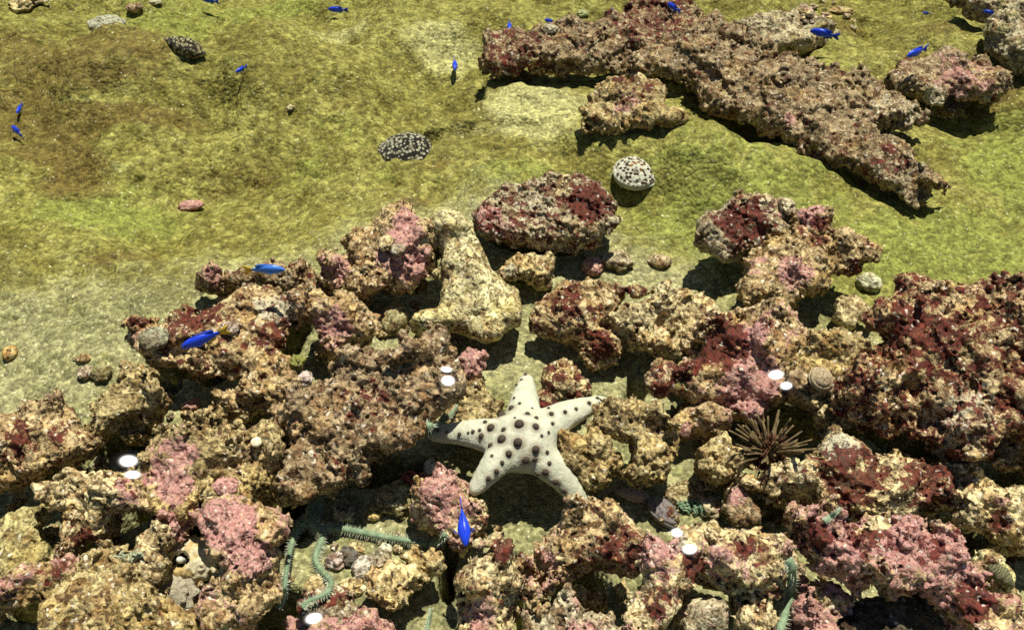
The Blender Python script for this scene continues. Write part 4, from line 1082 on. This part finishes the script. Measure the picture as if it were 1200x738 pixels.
# ------------------------------------------------------------------ pebbles and loose stones
def pebble(px, py, wpx, hpx, label, base, pink=0., red=0., green=0., pale=0., yaw=0., sink=.25, rough=.10, name='pebble', depth=None, group='loose pebbles and small stones'):
    seed_i[0] += 1; off = np.array([.21, .47, .83]) * seed_i[0]
    p, _ = surf(px, py + hpx * .3); k = np.linalg.norm(p - EYE) / FPX
    a = wpx / 2 * k; c_ = (depth or min(wpx, hpx) * .75) / 2 * k; b = hpx / 2 * k / .85
    n, m = 28, 40
    V, F = [], []
    for i in range(n + 1):
        th = math.pi * i / n
        for j in range(m):
            f = 2 * math.pi * j / m; V.append((math.sin(th) * math.cos(f), math.sin(th) * math.sin(f), math.cos(th)))
    V = np.array(V)
    rr = 1 + rough * smp(G_LOW, V * .22 + off) + rough * .35 * smp(G_FINE, V * .25 + off)
    V = V * rr[:, None] * np.array([a, b, c_])
    cy, sy = math.cos(yaw), math.sin(yaw)
    V = np.stack([V[:, 0] * cy - V[:, 1] * sy, V[:, 0] * sy + V[:, 1] * cy, V[:, 2]], 1)
    for i in range(n):
        for j in range(m):
            q = i * m + j; q2 = i * m + (j + 1) % m; F.append((q, q + m, q2 + m, q2))
    tend = np.tile(np.array([pink, red, green, pale]), (len(V), 1)); bc = np.tile(np.array([*base, 1.]), (len(V), 1))
    o = mesh_obj(name, V, np.array(F), ROCK if name != 'smooth_pebble' else ROCK, attrs={'base': bc, 'tend': tend})
    o.location = tuple(p + np.array([0, 0, c_ * (1 - 2 * sink)]))
    tag(o, label, 'pebble' if 'pebble' in name else 'stone', group)
    return o
pebble(223, 239, 28, 13, 'pink oval pebble alone on the algae slope', (0.42, 0.25, 0.2), pink=.7, yaw=.2, rough=.05)
pebble(158, 8, 16, 11, 'brown round pebble at the far edge of the ledge', (0.30, 0.21, 0.15))
pebble(180, 2, 14, 7, 'small white and black pebble at the far edge', GRY, pale=.5)
pebble(28, 6, 22, 14, 'pale lumpy stone in the far corner of the ledge', CRM, green=.2, pale=.2, rough=.2)
pebble(40, -2, 22, 12, 'grey stone behind the pale lumpy stone', GRY, rough=.2)
pebble(13, 411, 15, 15, 'yellow-tan round pebble alone on the pale sand', (0.46, 0.32, 0.14), rough=.04)
pebble(101, 434, 17, 15, 'grey-pink pebble touching a dark pebble on the sand', (0.34, 0.27, 0.22), pink=.15, rough=.05)
pebble(120, 433, 22, 18, 'dark olive mottled pebble on the sand', (0.20, 0.18, 0.10), green=.3, rough=.1)
pebble(98, 418, 16, 10, 'buff pebble behind the dark mottled pebble', TAN, rough=.06)
pebble(340, 124, 9, 7, 'tiny cream pebble on the open algae', CRM, pale=.4, sink=.45)
pebble(462, 367, 33, 39, 'smooth grey-olive egg-shaped stone by the limestone foot', (0.30, 0.27, 0.16), rough=.04, depth=30)
pebble(467, 290, 18, 15, 'grey round pebble sitting in the bright pink crust', (0.33, 0.29, 0.22), rough=.05)
pebble(453, 281, 18, 20, 'pale flat stone sunk in the pink-crusted rock', CRM, rough=.06)
pebble(695, 308, 26, 22, 'pink stone in the shade of the table rock', TAN, pink=.6, rough=.08)
pebble(724, 302, 34, 26, 'grey-pink knobbly stone just outside the table rock shade', GRY, pink=.25, pale=.25, rough=.12)
pebble(773, 303, 28, 17, 'soft brown stone behind the rusty rock shoulder', (0.28, 0.22, 0.14), rough=.06)
pebble(922, 240, 18, 16, 'small grey lumpy stone perched behind the pink knob', GRY, pale=.2, rough=.2)
pebble(1017, 328, 26, 22, 'pale grey-green stone under the orange-brown snout', (0.36, 0.36, 0.27), pale=.3, rough=.1)
pebble(270, 381, 22, 16, 'grey-pink pebble set in the dark slab', (0.34, 0.28, 0.24), pink=.2, rough=.06)
pebble(182, 392, 32, 26, 'grey-green domed stone on the tip of the dark slab', (0.22, 0.22, 0.16), rough=.06)
pebble(348, 420, 16, 18, 'mossy green pebble in the mouth of the dark cave', (0.20, 0.22, 0.08), green=.6, rough=.15)
pebble(358, 440, 18, 18, 'pale lilac pebble at the cave mouth', (0.42, 0.34, 0.33), pale=.3, rough=.08)
pebble(265, 566, 30, 20, 'pink oval stone in the hollow of the yellow arch', (0.45, 0.28, 0.2), pink=.75, rough=.04)
pebble(301, 516, 13, 11, 'round white pebble on the crown of the yellow arch', (0.6, 0.52, 0.38), pale=.4, rough=.04)
pebble(440, 598, 24, 16, 'golden oval stone on sand under the porous boulder', (0.44, 0.33, 0.14), rough=.06, yaw=.5)
pebble(463, 580, 40, 34, 'grey-green chunk in front of the black gap under the porous boulder', (0.28, 0.26, 0.14), green=.2, rough=.15)
pebble(404, 596, 26, 24, 'shadowed round stone under the porous boulder', (0.24, 0.22, 0.16), rough=.15)
pebble(396, 652, 24, 20, 'lilac-grey stone beside the curling green arm', (0.34, 0.28, 0.27), rough=.12, yaw=.6)
pebble(410, 648, 22, 22, 'blackish stone in the rubble pocket under the long green arm', (0.12, 0.11, 0.10), pale=.1, rough=.1, yaw=1.0)
pebble(428, 660, 26, 26, 'pale grey stone in the rubble pocket', (0.36, 0.33, 0.30), rough=.1, yaw=-.6)
pebble(446, 652, 24, 20, 'dark grey-brown stone in the rubble pocket', (0.20, 0.18, 0.14), rough=.12)
pebble(452, 640, 14, 12, 'white chip under the long green arm', (0.66, 0.64, 0.56), pale=.5, rough=.1)
pebble(418, 640, 18, 14, 'cream pebble under the long green arm', CRM, rough=.1)
pebble(412, 684, 32, 18, 'flat pale yellow stone next to the red tuft', (0.50, 0.42, 0.24), rough=.1)
pebble(372, 680, 26, 20, 'tan pebble beneath the curling green arm', TAN, rough=.1)
pebble(503, 542, 12, 22, 'white stone chip beside the sea star arm', (0.6, 0.57, 0.5), pale=.4, rough=.15)
pebble(803, 572, 46, 24, 'grey-brown flat stone behind the green tuft', (0.30, 0.25, 0.14), rough=.1)
pebble(832, 590, 26, 22, 'pale pink stone behind the green tuft', GRY, pink=.3, pale=.3, rough=.15)
pebble(783, 607, 22, 12, 'yellow-white chip on the speckled rock edge', (0.6, 0.52, 0.3), pale=.3, rough=.15)
pebble(833, 622, 10, 18, 'small upright white chip on the speckled rock', (0.62, 0.55, 0.36), pale=.3, rough=.12, yaw=.4)
pebble(866, 618, 30, 10, 'long cream stone sliver on the speckled rock', (0.6, 0.54, 0.38), pale=.3, rough=.1)
pebble(645, 33, 17, 11, 'pale stone on top of the log-shaped rock', GRY, pale=.4, rough=.1)
pebble(683, 15, 13, 9, 'green-grey pebble behind the log-shaped rock', (0.26, 0.28, 0.16), rough=.08)
pebble(978, 38, 12, 9, 'tiny pale pebble beside the long blue fish', CRM, pale=.4, rough=.1)
pebble(985, 12, 28, 9, 'flat tan stone among far gravel', TAN, rough=.12)
pebble(700, 700, 22, 16, 'small pinkish lump on the curved olive stone', TAN, pink=.2, rough=.15)
pebble(1088, 600, 40, 16, 'tan rubble lump below the white-topped ridge', CRM, rough=.18)
pebble(1035, 612, 40, 18, 'cream nodule stone under the white-topped ridge', CRM, rough=.18)
pebble(935, 440, 24, 22, 'brown rounded knob on the golden wedge rock', BRN, rough=.12)
rs = random.Random(11)
for i in range(46):       # gravel one can pick out in the gaps and at the far edge
    if i < 14: x, y, w = rs.uniform(940, 1000), rs.uniform(-2, 32), rs.uniform(5, 9)
    elif i < 22: x, y, w = rs.uniform(400, 520), rs.uniform(590, 640), rs.uniform(6, 12)
    elif i < 34: x, y, w = rs.uniform(380, 470), rs.uniform(635, 690), rs.uniform(6, 13)
    else: x, y, w = rs.uniform(60, 260), rs.uniform(340, 470), rs.uniform(4, 7)
    lab = ('tiny pale gravel stone at the far edge behind the long blue fish' if i < 14 else 'small rubble bit on the sand below the porous boulder' if i < 22 else 'small stone bit in the rubble pocket under the green arms' if i < 34 else 'tiny pebble scattered on the pale sand')
    pebble(x, y, w, w * .8, lab, rs.choice([CRM, TAN, GRY, PAL, (0.25, 0.2, 0.15)]), pale=rs.choice([0, .3]), pink=rs.choice([0, 0, .3]), rough=.12, yaw=rs.uniform(0, 3), group=lab.split(' at ')[0] + ' set')

# rubble filling the gaps of the two rock piles: a few shapes, copied
PILES = [[(0, 600), (0, 500), (100, 480), (160, 420), (250, 340), (380, 330), (500, 330), (530, 400), (520, 450), (490, 520), (440, 560), (340, 600), (330, 738), (0, 738)],
         [(770, 450), (830, 385), (930, 410), (1010, 400), (1050, 360), (1200, 350), (1200, 738), (545, 738), (600, 670), (650, 640), (740, 620), (800, 580), (860, 560)]]
rs = random.Random(23); protos = []
for i in range(9):
    q = pebble(600, 600, 40, 36, 'x', rs.choice([TAN, OCH, CRM, BRN, GRY]), pink=rs.choice([0, .2, .5]), red=rs.choice([0, .2, .3]), pale=rs.choice([0, .2]), rough=.24, depth=30, name='rubble_stone')
    protos.append(q)
cnt = 0; tries = 0
placed = []
while cnt < 150 and tries < 1500:
    tries += 1
    P = np.array(rs.choice(PILES), float); x, y = rs.uniform(0, 1200), rs.uniform(330, 738)
    if poly_sd(np.array([x]), np.array([y]), P)[0] < 0: continue
    d_ = ray(x, y); h_ = SCENE_BVH.ray_cast(Vector(EYE), Vector(d_)); g_ = hit_ground(x, y)
    if h_[0] is not None and h_[3] < np.linalg.norm(g_ - EYE): continue
    w = rs.uniform(9, 26)
    if any((x - a) ** 2 + (y - b) ** 2 < (0.5 * (w + c)) ** 2 for a, b, c in placed): continue
    placed.append((x, y, w))
    q = protos[cnt % 9] if cnt < 9 else protos[cnt % 9].copy()
    if cnt >= 9: COL.objects.link(q)
    sc_ = w / 40
    q.scale = (sc_ * rs.uniform(.8, 1.25), sc_ * rs.uniform(.8, 1.2), sc_ * rs.uniform(.8, 1.1)); q.rotation_euler = (rs.uniform(-.5, .5), rs.uniform(-.5, .5), rs.uniform(0, 6.28))
    q.location = (g_[0], g_[1], float(gz(np.array([g_[0]]), np.array([g_[1]]), True)[0]) + .004)
    tag(q, 'small rubble stone filling a gap between the piled rocks', 'stone', 'rubble stones between the piled rocks')
    cnt += 1

# ------------------------------------------------------------------ green tuft, little coral sprig, pink polyps
TUFT = simple_mat('green_tuft', (0.13, 0.21, 0.13), (0.27, 0.36, 0.24), 160, .5, .8)
PKM = simple_mat('pink_polyp', (0.35, 0.07, 0.08), (0.50, 0.14, 0.14), 160, .4, .7)
def tuft(name, px, py, rpx, count, ln, rad, mat, label, seed):
    p, nn = surf(px, py); root = empty(name, p); tag(root, label, 'seaweed' if mat is TUFT else 'polyps')
    rr = random.Random(seed); k = rpx * np.linalg.norm(p - EYE) / FPX
    base = np.array(root.location)
    V, F = [], []
    for i in range(count):
        a = rr.uniform(0, 6.28); q = k * math.sqrt(rr.random())
        s, _ = surf(px + q / k * rpx * math.cos(a), py + .7 * q / k * rpx * math.sin(a))
        if np.linalg.norm(s - p) > 2.0 * k: s = p
        dr = np.array([math.cos(a) * .7, math.sin(a) * .7 - .2, rr.uniform(.5, 1.2)]); dr /= np.linalg.norm(dr)
        l_ = ln * rr.uniform(.6, 1.2)
        path = spline([s - base, s - base + dr * l_ * .6 + np.array([0, 0, .001]), s - base + dr * l_ + np.array([rr.uniform(-.3, .3), rr.uniform(-.3, .3), -.1]) * l_], 5)
        v, f = tube(path, np.array([1, 1, .9, .8, .5]) * rad, 6); b = len(V)
        V += list(v); F += [tuple(b + q_ for q_ in ff) for ff in f]
    o = mesh_obj('frond', V, F, mat, parent=root); o['kind'] = 'stuff'
tuft('seaweed_tuft', 820, 592, 22, 130, .016, .0017, TUFT, 'dusty green seaweed tuft among the small stones', 3)
tuft('seaweed_tuft', 153, 652, 13, 36, .013, .0014, simple_mat('pale_sprig', (0.30, 0.32, 0.20), (0.44, 0.45, 0.32), 150, .3), 'pale branching sprig in the hollow by the cream rock', 4)
tuft('pink_polyp', 484, 560, 12, 34, .009, .0016, PKM, 'pink fringe of polyps on the rim of the pink and maroon rock', 5)
tuft('seaweed_tuft', 60, 463, 14, 60, .006, .0005, simple_mat('pink_fuzz', (0.36, 0.22, 0.16), (0.45, 0.30, 0.22), 150, .2), 'faint pink fuzz on the back of the red-blotched tan rock', 6)

# ------------------------------------------------------------------ water: a clear body and the ripples that catch the sun
ZW = 0.36
wm = bpy.data.materials.new('water_body'); wm.use_nodes = True
wt = wm.node_tree; wt.nodes.remove(wt.nodes['Principled BSDF'])
va = wt.nodes.new('ShaderNodeVolumeAbsorption'); va.inputs['Color'].default_value = (0.72, 0.84, 0.36, 1); va.inputs['Density'].default_value = 0.26
wt.links.new(va.outputs[0], wt.nodes['Material Output'].inputs['Volume'])
a, z0_, z1_ = 42.0, -0.6, ZW
V = [(-a, -a, z0_), (a, -a, z0_), (a, a + 2, z0_), (-a, a + 2, z0_), (-a, -a, z1_), (a, -a, z1_), (a, a + 2, z1_), (-a, a + 2, z1_)]
water = mesh_obj('water', V, [(3, 2, 1, 0), (4, 5, 6, 7), (0, 1, 5, 4), (1, 2, 6, 5), (2, 3, 7, 6), (3, 0, 4, 7)], wm, smooth=False)
tag(water, 'clear shallow water filling the pool', 'water', kind='structure')
rm = bpy.data.materials.new('water_ripple'); rm.use_nodes = True
rt = rm.node_tree; rt.nodes.remove(rt.nodes['Principled BSDF'])
fr = rt.nodes.new('ShaderNodeFresnel'); fr.inputs['IOR'].default_value = 1.333
tr = rt.nodes.new('ShaderNodeBsdfTransparent'); gl = rt.nodes.new('ShaderNodeBsdfGlossy'); gl.distribution = 'BECKMANN'; gl.inputs['Roughness'].default_value = 0.13
mx = rt.nodes.new('ShaderNodeMixShader')
rt.links.new(fr.outputs[0], mx.inputs[0]); rt.links.new(tr.outputs[0], mx.inputs[1]); rt.links.new(gl.outputs[0], mx.inputs[2])
rt.links.new(mx.outputs[0], rt.nodes['Material Output'].inputs['Surface'])
for px, py, hx, hy, rot in ((525, 447, 11, 6.5, .05), (523, 434, 9, 3.5, 0), (151, 541, 12, 6.5, .3), (156, 557, 10, 4.5, .2), (909, 440, 12, 5.5, .05), (921, 453, 9, 4.5, .1), (793, 625, 9, 6, -.1), (808, 644, 12, 7, .1), (368, 725, 13, 7, .4)):
    P0 = on_plane(px, py, ZW + .002)
    v = EYE - P0; k_ = np.linalg.norm(v) / FPX; v /= np.linalg.norm(v); hv = v + SUN; hv /= np.linalg.norm(hv)
    sl = -hv[:2] / hv[2]                       # gradient of the surface at P0
    ax_, ay_ = hx * k_, hy * k_ / max(.3, v[2])
    kx, ky = .045 / ax_, .045 / ay_              # curvatures: the face turns out of the sun at the rim
    n = 17; cr, sr = math.cos(rot), math.sin(rot)
    V, F = [], []
    for i in range(n):
        for j in range(36):
            r_ = 1.5 * i / (n - 1); th = 2 * math.pi * j / 36
            a_, b_ = r_ * math.cos(th) * ax_, r_ * math.sin(th) * ay_
            q = np.array([a_ * cr - b_ * sr, a_ * sr + b_ * cr])
            V.append((P0[0] + q[0], P0[1] + q[1], ZW + .004 + q @ sl - .5 * kx * a_ * a_ - .5 * ky * b_ * b_))
    for i in range(n - 1):
        for j in range(36):
            a_, b_ = i * 36 + j, i * 36 + (j + 1) % 36; F.append((a_, a_ + 36, b_ + 36, b_))
    mesh_obj('ripple', V, F, rm, parent=water)
print('TRIS', sum(len(o.data.polygons) for o in bpy.data.objects if o.type == 'MESH') * 2, 'time', round(time.time() - T0, 1))
